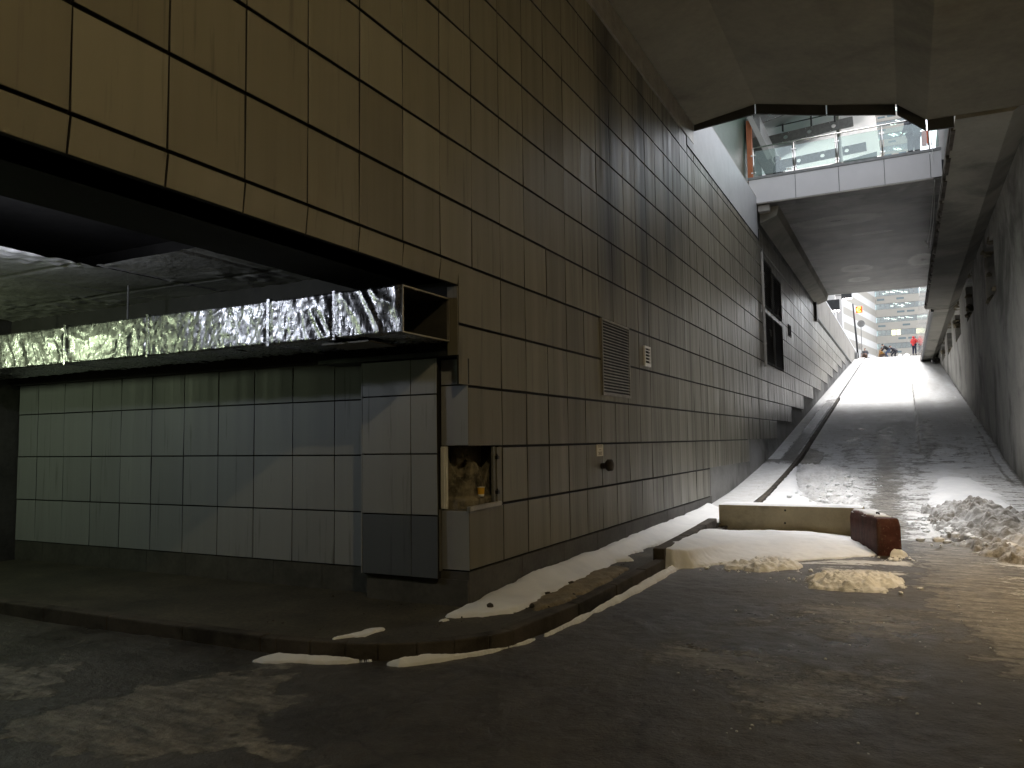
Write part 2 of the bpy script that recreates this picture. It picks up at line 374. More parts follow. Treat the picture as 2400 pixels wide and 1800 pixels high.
M['boot'] = simple('boot_leather', (.02, .018, .016), .5)
M['yellowcup'] = simple('yellow_card', (.75, .42, .03), .5, var=.06)
M['paper'] = simple('aged_paper', (.55, .5, .38), .7, var=.1)
M['ink'] = simple('faded_ink', (.16, .14, .1), .7)
M['orange_mesh'] = simple('orange_plastic', (.8, .12, .03), .5, var=.1)
M['redfab'] = simple('red_fabric', (.5, .04, .06), .7)

# ------------------------------------------------------------------ measured layout (metres; camera stands over 0,0)
WX = -3.829          # face of the long tiled wall
RX = 2.45            # face of the right retaining wall
RP = [(-60, 0), (14.5, 0.0), (16.9, .09), (19.1, .26), (20.9, .44), (23.2, .68), (26, 1.02), (28.5, 1.40), (65.5, 6.98), (76, 8.58), (78, 8.82), (80, 8.93), (85, 9.0), (900, 9.0)]
_rx = np.array([a for a, b in RP], float); _rz = np.array([b for a, b in RP], float)
def rampz(y): return np.interp(y, _rx, _rz)

# ------------------------------------------------------------------ ground
KERB = [(-12.5, 4.84), (-8.46, 4.84), (-5.34, 4.87), (-4.7, 4.89), (-4.25, 4.96), (-3.85, 5.08), (-3.5, 5.27), (-3.2, 5.56), (-3.02, 5.9), (-2.92, 6.4), (-2.90, 7.5), (-2.90, 10.06)]
def axis(*seg):
    out = []
    for a, b, s in seg: out += list(np.arange(a, b - 1e-6, s))
    return np.array(out + [seg[-1][1]])
def paint_ground(X, Y):
    n1 = fbm(X * 1.3, Y * 1.3, 3); n2 = fbm(X * 6, Y * 6, 11); n3 = fbm(X * 2.5, Y * 9, 23)
    snow = np.zeros_like(X); ice = np.zeros_like(X); wet = np.zeros_like(X)
    wet[:] = .55
    # pale icy salt patch in the left foreground with a ragged right edge
    sd = sdpoly(X, Y, [(-4.39, 4.69), (-3.97, 4.26), (-3.73, 4.26), (-3.62, 3.76), (-3.38, 3.54), (-3.11, 3.51), (-2.84, 3.31), (-3.13, 3.19), (-3.33, 3.3), (-3.52, 3.25), (-3.51, 3.15), (-3.78, 2.99), (-4.04, 2.8), (-4.36, 2.78), (-4.9, 2.75), (-5.1, 3.1), (-4.95, 3.7), (-4.8, 4.3)])
    ice = np.maximum(ice, .72 * sstep(-.05, .12, sd + (n2 - .5) * .5) * (.55 + .7 * n1))
    sd = sdpoly(X, Y, [(-5.42, 3.12), (-5.3, 3.4), (-5.6, 3.81), (-5.93, 4.21), (-6.57, 3.9), (-7.5, 3.6), (-7, 2.6)])
    ice = np.maximum(ice, .62 * sstep(-.05, .3, sd + (n2 - .5) * .6))
    wet = np.where((X < -4.2) & (Y < 4.9), .8, wet)
    # dark soaked strip before the drift
    sd = sdpoly(X, Y, [(-2.9, 5.5), (-2.9, 10.1), (-2.4, 10.3), (-1.3, 9.6), (-1.2, 8.9), (-2.0, 8.4), (-2.3, 7.0)])
    wet = np.where(sd > 0, .35, wet)
    # daylight sheen in the middle, painted as paler ice tone and extra wetness
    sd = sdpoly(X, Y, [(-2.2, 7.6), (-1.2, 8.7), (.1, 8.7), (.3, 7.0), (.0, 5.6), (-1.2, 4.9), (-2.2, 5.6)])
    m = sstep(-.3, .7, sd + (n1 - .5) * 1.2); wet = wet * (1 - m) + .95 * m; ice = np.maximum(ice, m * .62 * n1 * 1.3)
    # brown packed slush on the right
    sd = sdpoly(X, Y, [(-.1, 14.6), (-.02, 12.3), (.0, 10.6), (.24, 8.6), (.34, 7.2), (.55, 6.4), (1.2, 5.0), (2.5, 3.0), (2.6, 17), (.6, 17)])
    m = sstep(-.25, .35, sd + (n2 - .5) * .8); ice = np.maximum(ice, m * (.55 + .5 * n1)); wet = wet * (1 - .35 * m)
    sd = sdpoly(X, Y, [(.62, 13.2), (.5, 11.6), (.75, 10.2), (1.15, 9.2), (2.5, 7.5), (2.5, 17)])
    snow = np.maximum(snow, sstep(-.4, .8, sd + (n1 - .5) * .9) * (.36 + .35 * n1))
    # scraped streaks by the red block
    sd = sdpoly(X, Y, [(-1.55, 11.35), (-1.0, 11.85), (-.5, 12.3), (.05, 12.35), (.1, 11.6), (-.05, 10.5), (-.7, 10.55), (-1.05, 10.7)])
    st = fbm(X * 1.4 + Y * .8, Y * 7 - X * 2.0, 41, 3)
    snow = np.maximum(snow, sstep(-.1, .2, sd) * (.46 + 1.5 * (st - .47)))
    # snow, packed tracks on the ramp
    on = Y > 14.2
    u = Y
    full = sstep(33, 44, Y + (n1 - .5) * 9)
    full = sstep(26, 38, Y + (n1 - .5) * 9)
    s = .50 + .50 * full + (n3 - .5) * .6 * (1 - full)
    s = np.where((Y < 27), .56 + (n3 - .5) * .6, s)
    s = s + .06 + .12 * sstep(.45, .7, n2) * (1 - full)
    bare = sstep(26.0, 28.5, Y) * (1 - full); s = s - .06 * bare * sstep(.3, .5, X)
    for (xa, xb, w, amt, y0, y1) in ((-.32, -.62, .30, .5, 13.5, 30), (-1.75, -1.6, .28, .22, 24, 34), (.15, .1, .2, .12, 22, 32)):   # tyre tracks
        xc = xa + (xb - xa) * (Y - 14) / 14 + (n1 - .5) * .25
        s = s - amt * np.exp(-((X - xc) / w) ** 2) * sstep(y0, y0 + 2, Y) * (1 - sstep(y1, y1 + 6, Y))
    dk = np.exp(-((X - .62) / .28) ** 2) * sstep(25.5, 27.5, Y) * (1 - sstep(32, 42, Y)); s = s - .38 * dk
    sd = sdpoly(X, Y, [(-3.1, 25.86), (-3.06, 28.2), (-2.47, 27.14), (-2.4, 24.8), (-2.7, 24.6)]); s = np.where(sd > -.05, .05, s)
    sd = sdpoly(X, Y, [(-3.0, 14.3), (-.9, 14.3), (-1.1, 18), (-1.6, 20), (-2.6, 23.5), (-3.1, 24)]); s = np.maximum(s, sstep(-.1, .3, sd + (n2 - .5) * .4) * .95)
    sd = sdpoly(X, Y, [(.25, 15.2), (.3, 25), (1.6, 25.5), (1.75, 15.5)]); s = np.maximum(s, sstep(-.15, .4, sd + (n2 - .5) * .6) * .86)
    e_ = np.abs(X - (.36 + .0028 * (Y - 26))); s = s * (1 - .96 * np.exp(-(e_ / .035) ** 2) * sstep(26.3, 27, Y) * (1 - sstep(45, 62, Y)))
    e_ = np.abs(X - 2.18 - (n1 - .5) * .06); s = s * (1 - .7 * np.exp(-(e_ / .03) ** 2) * sstep(21, 23, Y) * (1 - sstep(32, 36, Y)))
    e_ = np.abs(X - 2.44); s = s * (1 - .9 * np.exp(-(e_ / .05) ** 2) * (1 - sstep(45, 55, Y)))
    s = np.clip(s, 0, 1)
    k = sstep(14.0, 14.6, Y); snow = np.where(on, np.maximum(snow * (1 - k), s * k), snow)
    ice = np.where(on, np.maximum(ice, .55 * k), ice)
    wet = np.where(on, .5, wet)
    ice = np.where(Y > 14.2, np.clip(ice + .2 * sstep(20, 26, Y), 0, 1), ice)
    return np.stack([np.clip(snow, 0, 1), np.clip(ice, 0, 1), np.clip(wet, 0, 1)], -1)

xs = axis((-14, -7, .35), (-7, RX + .02, .035), (RX + .02, 3.2, .39)); ys = axis((-16, 1.5, .5), (1.5, 16.0, .035))
X, Y = np.meshgrid(xs, ys)
rough_ = sstep(.35, .65, fbm(X * .5, Y * .5, 66))
Z = rampz(Y) + (fbm(X * .8, Y * .8, 77) - .5) * .03 * sstep(-.0, .6, np.abs(X + 2.9)) + (fbm(X * 5, Y * 5, 78, 3) - .5) * (.010 + .022 * rough_) + (vn(X * 13, Y * 13, 80) - .5) * (.003 + .007 * rough_)
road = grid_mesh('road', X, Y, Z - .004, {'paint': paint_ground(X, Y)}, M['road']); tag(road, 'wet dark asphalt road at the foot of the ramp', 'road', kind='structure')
xs = axis((-3.12, RX + .05, .04)); ys = axis((16.0, 24, .05), (24, 34, .07), (34, 86, .16))
X, Y = np.meshgrid(xs, ys); A = paint_ground(X, Y)
Z = rampz(Y) + (fbm(X * .8, Y * .8, 77) - .5) * .03 + (fbm(X * 5, Y * 5, 78, 3) - .5) * .006 + .02 * A[..., 0] * fbm(X * 7, Y * 4, 79, 3)
Z = Z + .09 * sstep(.33, .36, X + .0028 * (26 - Y)) * sstep(26.4, 26.9, Y) * (1 - sstep(62, 74, Y))          # raised walkway on the right
Z = Z + .10 * fbm(X * .9, Y * .7, 90, 3) * sstep(74, 79, Y)
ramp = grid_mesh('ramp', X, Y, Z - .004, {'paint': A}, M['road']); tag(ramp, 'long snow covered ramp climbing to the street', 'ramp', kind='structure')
xs = axis((-400, -40, 60), (-40, 40, 4), (40, 400, 60)); ys = axis((86, 120, 4), (120, 900, 60)); X, Y = np.meshgrid(xs, ys)
street = grid_mesh('street', X, Y, 9.0 + .15 * fbm(X * .3, Y * .3, 5) - .1, {'paint': np.stack([np.full_like(X, .95), X * 0, X * 0 + .3], -1)}, M['road'])
tag(street, 'snowy street level ground beyond the top of the ramp', 'street', kind='structure')
for nm, x0, x1, lab in (('street', -400, -4.4, 'snowy ground at street level left of the ramp'), ('street', 3.3, 400, 'snowy ground at street level right of the ramp')):
    xs = np.linspace(x0, x1, 12); ys = np.linspace(42.2 if x0 < -10 else 17.0, 86, 12); X, Y = np.meshgrid(xs, ys)
    o = grid_mesh(nm, X, Y, X * 0 + 9.0, {'paint': np.stack([np.full_like(X, .95), X * 0, X * 0 + .3], -1)}, M['road']); tag(o, lab, 'street', kind='structure')

# pavement behind the kerb
bm = MB()
pts = [(x, y, .12) for x, y in KERB] + [(-2.9, 17.0, .22), (WX - .02, 17.0, .22), (WX - .02, 6.76, .12), (-12.5, 6.9, .12)]
xs = axis((-12.4, -6, .3), (-6, -2.98, .06)); ys = axis((4.9, 17.0, .06)); X, Y = np.meshgrid(xs, ys)
kp = [(x - .08 if i > 7 else x, y + .1 if i < 9 else y) for i, (x, y) in enumerate(KERB)]
sd = sdpoly(X, Y, kp + [(-2.98, 17.2), (WX - .06, 17.2), (WX - .06, 6.85), (-12.6, 6.85)])
Z = .12 + (fbm(X * 1.5, Y * 1.5, 15) - .5) * .03 + np.interp(Y, [0, 14.5, 17], [0, .0, .08])
pv = grid_mesh('pavement', X, Y, Z, None, M['pave'], keep=sd > 0); tag(pv, 'narrow worn pavement along the tiled walls', 'pavement', kind='structure')
# kerb stones: one strip with joints, bevelled
def path_boxes(mb, path, w, z0, z1, step, gap=.012, jitter=.006):
    P = [Vector((x, y, 0)) for x, y in path]; acc = []
    L = 0; cum = [0]
    for a, b in zip(P, P[1:]): L += (b - a).length; cum.append(L)
    def at(s):
        for k in range(len(P) - 1):
            if s <= cum[k + 1] + 1e-9:
                t = (s - cum[k]) / max(1e-9, cum[k + 1] - cum[k]); return P[k].lerp(P[k + 1], t), (P[k + 1] - P[k]).normalized()
        return P[-1], (P[-1] - P[-2]).normalized()
    s = 0
    while s < L - .05:
        e = min(L, s + step * (.9 + .2 * rnd.random()))
        a, _ = at(s + gap); b, _ = at(e - gap); d = (b - a).normalized(); nrm = Vector((-d.y, d.x, 0)); dz = rnd.uniform(-jitter, jitter); o = nrm * rnd.uniform(-jitter, jitter)
        pr = [a + o, b + o, b + o + nrm * w, a + o + nrm * w]; i = len(mb.v)
        mb.v += [(p.x, p.y, z0) for p in pr] + [(p.x, p.y, z1 + dz) for p in pr]
        for f in ((0, 3, 2, 1), (4, 5, 6, 7), (0, 1, 5, 4), (1, 2, 6, 5), (2, 3, 7, 6), (3, 0, 4, 7)): mb.f.append(tuple(i + k for k in f)); mb.mi.append(0); mb.t.append(.5)
        s = e
mb = MB(); path_boxes(mb, KERB[:4], .13, -.1, .125, 1.0, .003, .003); path_boxes(mb, KERB[3:9], .13, -.1, .125, .30, .0015, .002); path_boxes(mb, KERB[8:], .13, -.1, .135, 1.15, .006, .005)
kb = mb.build('kerb', M['kerb'], bevel=.015); tag(kb, 'dark stone kerb curving round the wall corner', 'kerb', kind='structure')
mb = MB(); path_boxes(mb, [(-2.91, 10.08), (-2.99, 12.2), (-3.10, 14.15)], .16, -.1, .275, 1.4)
kb2 = mb.build('kerb', M['kerb'], bevel=.02); tag(kb2, 'taller kerb stones beside the smooth snow drift', 'kerb', kind='structure')
# a pavement strip up the ramp with its kerb
ys = axis((14.2, 80, .25)); xs = np.array([WX - .05, -3.7, -3.55, -3.45, -3.35, -3.15, -3.06]); X, Y = np.meshgrid(xs, ys)
n = fbm(X * 3, Y * .8, 31)
cov = np.clip(.9 - 1.1 * sstep(23.5, 25.5, Y) * (1 - sstep(37, 46, Y)) + (n - .5) * .7, 0, 1)
cov = np.where((X < -3.5) & (Y > 25), np.maximum(cov, .75), cov); cov = np.where((X > -3.1) & (Y > 26), np.maximum(cov, .6), cov)
o = grid_mesh('pavement', X, Y, rampz(Y) + np.interp(Y, [14, 18, 20], [.2, .16, .13]), {'paint': np.stack([cov, X * 0 + .1, X * 0 + .4], -1)}, M['road']); tag(o, 'raised side strip climbing along the foot of the tiled wall', 'pavement', kind='structure')
mb = MB()
for y in np.arange(14.2, 43, 1.2):
    y2 = y + 1.185; z, z2 = rampz(y), rampz(y2); p = [(-3.06, y), (-2.95, y), (-2.95, y2), (-3.06, y2)]; zz = [z, z, z2, z2]; i = len(mb.v)
    mb.v += [(a, b, c - .2) for (a, b), c in zip(p, zz)] + [(a, b, c + .135) for (a, b), c in zip(p, zz)]
    for f in ((0, 3, 2, 1), (4, 5, 6, 7), (0, 1, 5, 4), (1, 2, 6, 5), (2, 3, 7, 6), (3, 0, 4, 7)): mb.f.append(tuple(i + k for k in f)); mb.mi.append(0); mb.t.append(.5)
o = mb.build('kerb', M['kerb'], bevel=.012); tag(o, 'kerb edging the side strip up the ramp', 'kerb', kind='structure')

# ------------------------------------------------------------------ snow bodies
def snow_body(name, label, poly, H, w, res=.03, base=None, seed=1, rough=.02, lump=0.0, ls=6.0, dirt=0.0, edge=.12, shape=None, kind='stuff', cat='snow', crumble=.3, mat='snow', thin=False):
    xs_ = [p[0] for p in poly]; ys_ = [p[1] for p in poly]
    X, Y = np.meshgrid(np.arange(min(xs_) - .15, max(xs_) + .15, res), np.arange(min(ys_) - .15, max(ys_) + .15, res))
    sd = sdpoly(X, Y, poly) + (fbm(X * 4, Y * 4, seed) - .5) * edge * 2 + (fbm(X * 14, Y * 14, seed + 3, 3) - .5) * edge * .7
    ww = w(X, Y) if callable(w) else w
    q_ = np.clip(sd / ww, 0, 1); k = q_ ** .8 * (1 - .0 * q_) if thin else np.sqrt(q_ * (2 - q_))
    h = H if shape is None else shape(X, Y)
    b = rampz(Y) if base is None else base(X, Y)
    Z = b + h * k + rough * (fbm(X * 3, Y * 3, seed + 9) - .5) * k
    if lump:
        L = np.clip(.75 - vor(X * ls, Y * ls, seed + 2), 0, 1) + .6 * np.clip(.7 - vor(X * ls * 2.1 + 3, Y * ls * 2.1, seed + 4), 0, 1)
        L = L * sstep(.35, .6, fbm(X * 1.3, Y * 1.3, seed + 6)) if isinstance(lump, float) and lump < 0 else L
        Z = Z + abs(lump) * L * np.clip(sd / .12, 0, 1)
    Z = np.where(sd < 0, b - .03, Z + .010)
    dd = dirt * np.clip(.25 + 1.3 * fbm(X * 1.7, Y * 1.7, seed + 20), 0, 1) if np.isscalar(dirt) else dirt(X, Y)
    A = np.stack([np.clip(dd, 0, 1), np.full_like(X, crumble), X * 0], -1)
    o = grid_mesh(name, X, Y, Z, {'paint': A}, M[mat], keep=sd > -.02); return tag(o, label, cat, kind=kind)
pz = lambda X, Y: np.full_like(X, .115) + np.interp(Y, [0, 14.5, 17], [0, .0, .08])
snow_body('snow_bank', 'smooth snow bank lying on the pavement against the tiled wall',
          [(-3.80, 6.12), (-3.49, 6.26), (-3.35, 6.57), (-3.32, 7.02), (-3.4, 7.29), (-3.37, 7.96), (-3.38, 9.04), (-3.44, 9.72), (-3.26, 9.92), (-3.5, 10.21), (-3.42, 11.2), (-3.3, 12.1), (-3.15, 13.2), (-3.15, 16.5), (-3.88, 16.5), (-3.90, 6.6)],
          .1, .3, .025, pz, 5, .03, edge=.055, shape=lambda X, Y: .06 + .11 * sstep(-3.45, -3.85, X) * sstep(6.4, 8.2, Y) + .05 * sstep(10.5, 12.5, Y), crumble=.12)
snow_body('snow_patch', 'small snow scrap on the pavement above the kerb corner', [(-4.24, 5.06), (-4.16, 5.42), (-4.05, 5.47), (-4.06, 5.22)], .03, .08, .012, pz, 6, edge=.05)
snow_body('snow_patch', 'tiny snow fleck near the wall corner', [(-3.80, 5.93), (-3.76, 6.03), (-3.70, 6.02), (-3.74, 5.93)], .02, .04, .012, pz, 7, edge=.02)
snow_body('snow_strip', 'snow wedge under the bend of the kerb, left of the longer strip', [(-4.72, 4.62), (-4.60, 4.84), (-4.25, 4.93), (-3.86, 5.06), (-3.76, 5.12), (-3.87, 5.0), (-4.12, 4.84), (-4.32, 4.72)], .06, .12, .008, None, 8, edge=.045, thin=True)
snow_body('snow_strip', 'long thin snow strip along the kerb foot', [(-3.66, 5.02), (-3.50, 5.24), (-3.18, 5.56), (-3.0, 5.9), (-2.91, 6.4), (-2.885, 7.5), (-2.89, 10.25), (-2.76, 10.25), (-2.74, 9.2), (-2.78, 8.0), (-2.83, 7.0), (-2.89, 6.5), (-2.96, 6.0), (-3.09, 5.64), (-3.34, 5.24), (-3.55, 4.98)], .05, .06, .008, None, 9, edge=.03, thin=True)
def drift_h(X, Y):
    h = np.interp(Y, [10.1, 11.2, 12.5, 13.6, 14.3], [.08, .11, .14, .13, .10])
    h = h + .18 * np.exp(-(np.clip(X + 2.95, 0, 9) / .5) ** 1.5) * np.interp(Y, [10, 11.3, 13, 14.2], [1, .8, .4, -.4])
    h = h + .10 * np.exp(-((X + .66) / .22) ** 2 - ((Y - 13.1) / .6) ** 2) + .05 * np.exp(-((X + 1.9 + .3 * (Y - 13)) / .25) ** 2 - ((Y - 13.2) / .5) ** 2)
    h = h + .03 * (fbm(X * 2, Y * 1.2, 61, 3) - .5) + .02 * (vn(X * 1.2 + Y * .5, Y * 4, 62) - .5)
    return h
snow_body('snow_drift', 'smooth white drift in front of the long concrete block',
          [(-3.1, 10.12), (-2.80, 10.14), (-2.55, 10.45), (-2.25, 10.95), (-1.6, 11.3), (-1.0, 11.8), (-.55, 12.25), (-.46, 12.5), (-.62, 13.3), (-.8, 14.9), (-3.1, 14.9)], .2, lambda X, Y: .07 + .7 * sstep(-2.8, -2.2, X), .02, None, 12, .03, edge=.08, shape=drift_h, crumble=.16, dirt=.14, thin=True)
snow_body('snow_rubble', 'crumbled snow row in front of the drift on the left', [(-2.25, 10.62), (-1.9, 11.2), (-1.6, 11.3), (-1.28, 11.1), (-1.35, 10.8), (-1.75, 10.35), (-2.0, 10.4)], .045, .2, .018, None, 13, lump=.07, ls=9, dirt=.12, edge=.15, crumble=.9, thin=True)
snow_body('snow_rubble', 'crumbled yellowish snow ridge lying nearest on the road', [(-1.2, 9.95), (-1.02, 9.5), (-.7, 9.35), (-.4, 9.48), (-.1, 9.9), (-.1, 10.3), (-.35, 10.4), (-.7, 10.35), (-1.0, 10.25)], .05, .25, .016, None, 14, lump=.085, ls=8, dirt=.18, edge=.16, crumble=.9, thin=True)
snow_body('snow_heap', 'big dirty ploughed snow heap by the right wall',
          [(.80, 13.2), (.60, 14.4), (.48, 15.4), (.38, 16.4), (.30, 17.4), (.55, 18.5), (1.15, 18.8), (1.7, 18.2), (2.1, 16.9), (2.3, 15.4), (2.38, 13.6), (2.38, 12.2), (1.9, 11.7), (1.3, 12.3)], .4, .9, .028, None, 15, .12, lump=.15, ls=4.2,
          shape=lambda X, Y: .08 + .40 * np.exp(-((X - 1.08 - .12 * (16 - Y)) / .42) ** 2 - ((Y - 16.1) / 1.6) ** 2) + .12 * np.exp(-((X - 1.9) / .4) ** 2 - ((Y - 13.8) / .9) ** 2),
          dirt=lambda X, Y: np.clip(.35 + 1.4 * fbm(X * 1.6, Y * 1.6, 35) - .0, 0, 1) * (1 - .85 * np.exp(-((X - 1.75) / .4) ** 2 - ((Y - 13.6) / .7) ** 2)), edge=.3, crumble=1.0, thin=True)
snow_body('snow_sheet', 'flat clean snow tongue behind the dirty heap', [(.38, 17.6), (.42, 20.5), (.75, 22.8), (1.35, 22.6), (1.72, 20.8), (1.85, 18.8), (1.7, 17.2)], .06, .35, .035, None, 16, .03, edge=.14, crumble=.25, dirt=.08, thin=True)
snow_body('snow_rubble', 'broad field of broken snow lumps behind the concrete block', [(-2.9, 24.4), (-2.6, 21.2), (-1.9, 18.6), (-1.2, 17.4), (-.85, 17.6), (-.95, 19.5), (-1.15, 22.2), (-1.9, 24.4)], .05, .4, .03, None, 17, lump=.10, ls=5.5, dirt=.4, edge=.2, crumble=.9, thin=True)
snow_body('snow_sheet', 'smooth snow field just behind the long concrete block', [(-3.02, 14.62), (-1.0, 14.62), (-1.0, 16.0), (-1.6, 17.8), (-2.3, 19.6), (-2.75, 22.5), (-3.02, 25.0)], .07, .3, .035, None, 18, .05, edge=.08, crumble=.15, shape=lambda X, Y: .10 + .16 * sstep(17.5, 14.6, Y))
# loose crumbs
mb = MB()
def chunk(mb, c, r):
    bmx = bmesh.new(); bmesh.ops.create_icosphere(bmx, subdivisions=1, radius=r)
    s = Vector((rnd.uniform(.7, 1.3), rnd.uniform(.7, 1.3), rnd.uniform(.5, .9)))
    i = len(mb.v)
    for v in bmx.verts:
        d = v.co * rnd.uniform(.75, 1.25); mb.v.append((c[0] + d.x * s.x, c[1] + d.y * s.y, c[2] + max(-.3 * r, d.z * s.z) + .25 * r))
    for f in bmx.faces: mb.f.append(tuple(i + v.index for v in f.verts)); mb.mi.append(0); mb.t.append(.5)
    bmx.free()
for (cx, cy, sx, sy, n_, r0, r1) in ((-1.8, 10.75, .45, .25, 70, .012, .05), (-.65, 9.85, .45, .28, 90, .012, .06), (-1.3, 9.9, .2, .2, 16, .01, .035), (1.1, 14.6, .5, 1.0, 90, .02, .10), (-1.6, 20, .6, 2.0, 120, .02, .09), (.35, 16.5, .2, 1.6, 50, .02, .07), (-.2, 12.2, .25, .25, 30, .01, .04), (-2.2, 10.3, .3, .15, 14, .01, .03)):
    for _ in range(n_):
        x = rnd.gauss(cx, sx * .7); y = rnd.gauss(cy, sy * .7); chunk(mb, (x, y, float(rampz(y)) + (.1 if cy in (14.6, 20) and rnd.random() < .8 else 0)), r0 + (r1 - r0) * rnd.random() ** 2.2)
for _ in range(90):
    chunk(mb, (rnd.uniform(-1.6, .8), rnd.uniform(4.6, 9.2), 0.0), .004 + .011 * rnd.random() ** 2)
o = mb.build('snow_crumbs', M['snow'], fix=False); tag(o, 'loose snow lumps scattered around the heaps and ridges', 'snow', kind='stuff')
snow_body('sand', 'frozen sandy grit between the snow bank and the kerb', [(-3.36, 6.9), (-3.42, 8.4), (-3.46, 9.0), (-3.34, 9.4), (-3.12, 9.3), (-3.05, 8.2), (-3.06, 7.1), (-3.2, 6.7)], .018, .1, .025, pz, 21, edge=.08, mat='sand', cat='sand', lump=.025, ls=5)
for q, (x, y, r, lab) in enumerate(((-3.55, 6.46, .035, 'small dark stone on the near end of the snow bank'), (-3.27, 6.78, .032, 'small dark stone on the sand near the kerb'), (-3.36, 8.0, .045, 'dark stone half sunk in the frozen sand'))):
    mb = MB(); chunk(mb, (x, y, .17 if q == 0 else .13), r); tag(mb.build('stone', M['kerb']), lab, 'stone')

mb = MB()
for _ in range(34): chunk(mb, (rnd.uniform(-3.42, -3.1), rnd.uniform(6.6, 9.8), .125), .008 + .03 * rnd.random() ** 2.5)
for _ in range(60): chunk(mb, (rnd.uniform(-5.5, -3.6), rnd.uniform(5.2, 6.5), .12), .004 + .010 * rnd.random() ** 2)
tag(mb.build('gravel', M['kerb'], fix=False), 'dark grit and pebbles scattered on the pavement', 'gravel', kind='stuff')
# ------------------------------------------------------------------ long tiled wall
def panels(rects, frame, thick=.028, gv=.013, gh=.028, tilt=.0022, ch=.003):
    mb = MB()
    for (u0, u1, v0, v1, tone, *nb) in rects:
        a0, a1, b0, b1 = u0 + gv / 2, u1 - gv / 2, v0 + gh / 2, v1 - gh / 2
        if a1 - a0 < .01 or b1 - b0 < .01: continue
        dn = [rnd.gauss(0, tilt) for _ in range(4)]
        if nb: dn[0] += nb[0]; dn[1] += nb[0]
        P = [(a0, b0), (a1, b0), (a1, b1), (a0, b1)]; c = ch
        Q = [(a0 + c, b0 + c), (a1 - c, b0 + c), (a1 - c, b1 - c), (a0 + c, b1 - c)]
        fr = [frame(u, v, d) for (u, v), d in zip(Q, dn)]; md = [frame(u, v, d - c) for (u, v), d in zip(P, dn)]; bk = [frame(u, v, -thick) for u, v in P]
        mb.quad(*fr, tone=tone)
        for k in range(4):
            mb.quad(md[k], md[(k + 1) % 4], fr[(k + 1) % 4], fr[k], tone=tone); mb.quad(bk[k], bk[(k + 1) % 4], md[(k + 1) % 4], md[k], tone=tone, mi=1)
    return mb
YJ = [2.458 + .603 * k for k in range(-10, 124)]
ZR = [.462] + [1.062 + .6 * k for k in range(0, 13)]
def yend(zb): return float(np.interp(zb - .5, _rz[1:12], _rx[1:12])) if zb > .5 else 17.1
rects = []; backs = []
tone = lambda: min(1, max(0, rnd.gauss(.5, .2)))
for r in range(len(ZR) - 1):
    z0, z1 = ZR[r], ZR[r + 1]
    top = 8.05 if z1 > 8.0 else z1
    if z0 > 8.0 and z0 < 8.2: pass
    ye = {0: 17.1, 1: 21.7}.get(r, yend(z0))
    for a, b in zip(YJ, YJ[1:]):
        if a > ye - .2: continue
        b2 = min(b, ye + .0 if ye < b + .3 else b)
        if z1 <= 3.5:
            ys0 = 6.567 if z1 < 2.5 else 6.40
            if z0 > 3.2 and False: pass
            if b < 7.1: continue
            if a < 6.75: a = ys0
        if abs(z0 - 1.062) < .01 and a < 7.2: continue
        z1b = top
        if b2 > 41.5 and z0 > 7.6: continue
        if b2 > 16.0 and (a < 24.45 or b2 > 41.5): z1b = min(z1b, 7.84)
        elif a > 24.4: z1b = z1 if z1 < 8.3 else 8.6
        if z1b - z0 < .06: continue
        rects.append((a, b2, z0, z1b, tone() if r > 1 else min(1, max(0, rnd.choice((.1, .45, .6, .9, 1.0)) + rnd.gauss(0, .08)))))
# merge the narrow first column with its neighbour and lay the fascia strip over the underpass mouth
rects = [q for q in rects if q[1] - q[0] > .12]
fr = lambda u, v, n: (WX + n, u, v)
tw = thing('tiled_wall', 'long tall wall of square grey cladding tiles above the ramp', 'wall', (WX, 40, 0), kind='thing')
strip = [(a, b, 3.235, 3.462, .55 + .2 * rnd.random(), -.022) for a, b in zip(YJ, YJ[1:]) if b < 6.75]
panels(strip, lambda u, v, n: (WX + .008 + n, u, v), .05).build('lower_strip', [M['panel'], M['black']], tw)
panels(rects, fr).build('cladding', [M['panel'], M['black']], tw, fix=True)
mb = MB()
bx = WX - .034
for y0, y1, z0, z1 in ((-4.0, 6.44, 3.30, 9.0), (6.44, 6.62, 2.56, 9.0), (6.62, 7.26, 1.68, 9.0), (6.62, 7.26, .1, 1.05), (7.26, 17.0, .1, 9.0)): mb.box(bx - .5, bx, y0, y1, z0, z1)
mb.build('backing', M['black'], tw)
mb = MB()
for r in range(len(ZR) - 1):
    z0, z1 = ZR[r], min(ZR[r + 1], 7.84); ye = {0: 17.1, 1: 21.7}.get(r, yend(z0))
    if ye > 17.0 and z1 > z0: mb.box(WX - .05, WX - .03, 17.0, ye - .02, z0 + .01, z1 + .02)
mb.build('backing', M['black'], tw)
mb = MB(); mb.box(WX - .6, WX - .055, 17.0, 79, -.2, 7.9); mb.box(WX - .6, WX - .05, 24.5, 41.6, 7.9, 9.3); mb.build('base_wall', M['basewall'], tw)
mb = MB()
for k in range(9): mb.box(WX - .5, WX - .016, 6.585 + k * 1.17, 6.585 + k * 1.17 + 1.162, -.1, .452)
mb.build('plinth', M['plinth'], tw, bevel=.006)
mb = MB(); mb.box(WX - .5, WX + .02, -4, 16.3, 8.06, 8.5); mb.build('cornice', M['galv'], tw)
# dark strip on the wall top standing in for the parapet's shaded underside
mb = MB(); mb.box(WX - .3, WX - .01, 15.7, 24.6, 7.70, 7.86); mb.build('shade_strip', M['darkmetal'], tw)

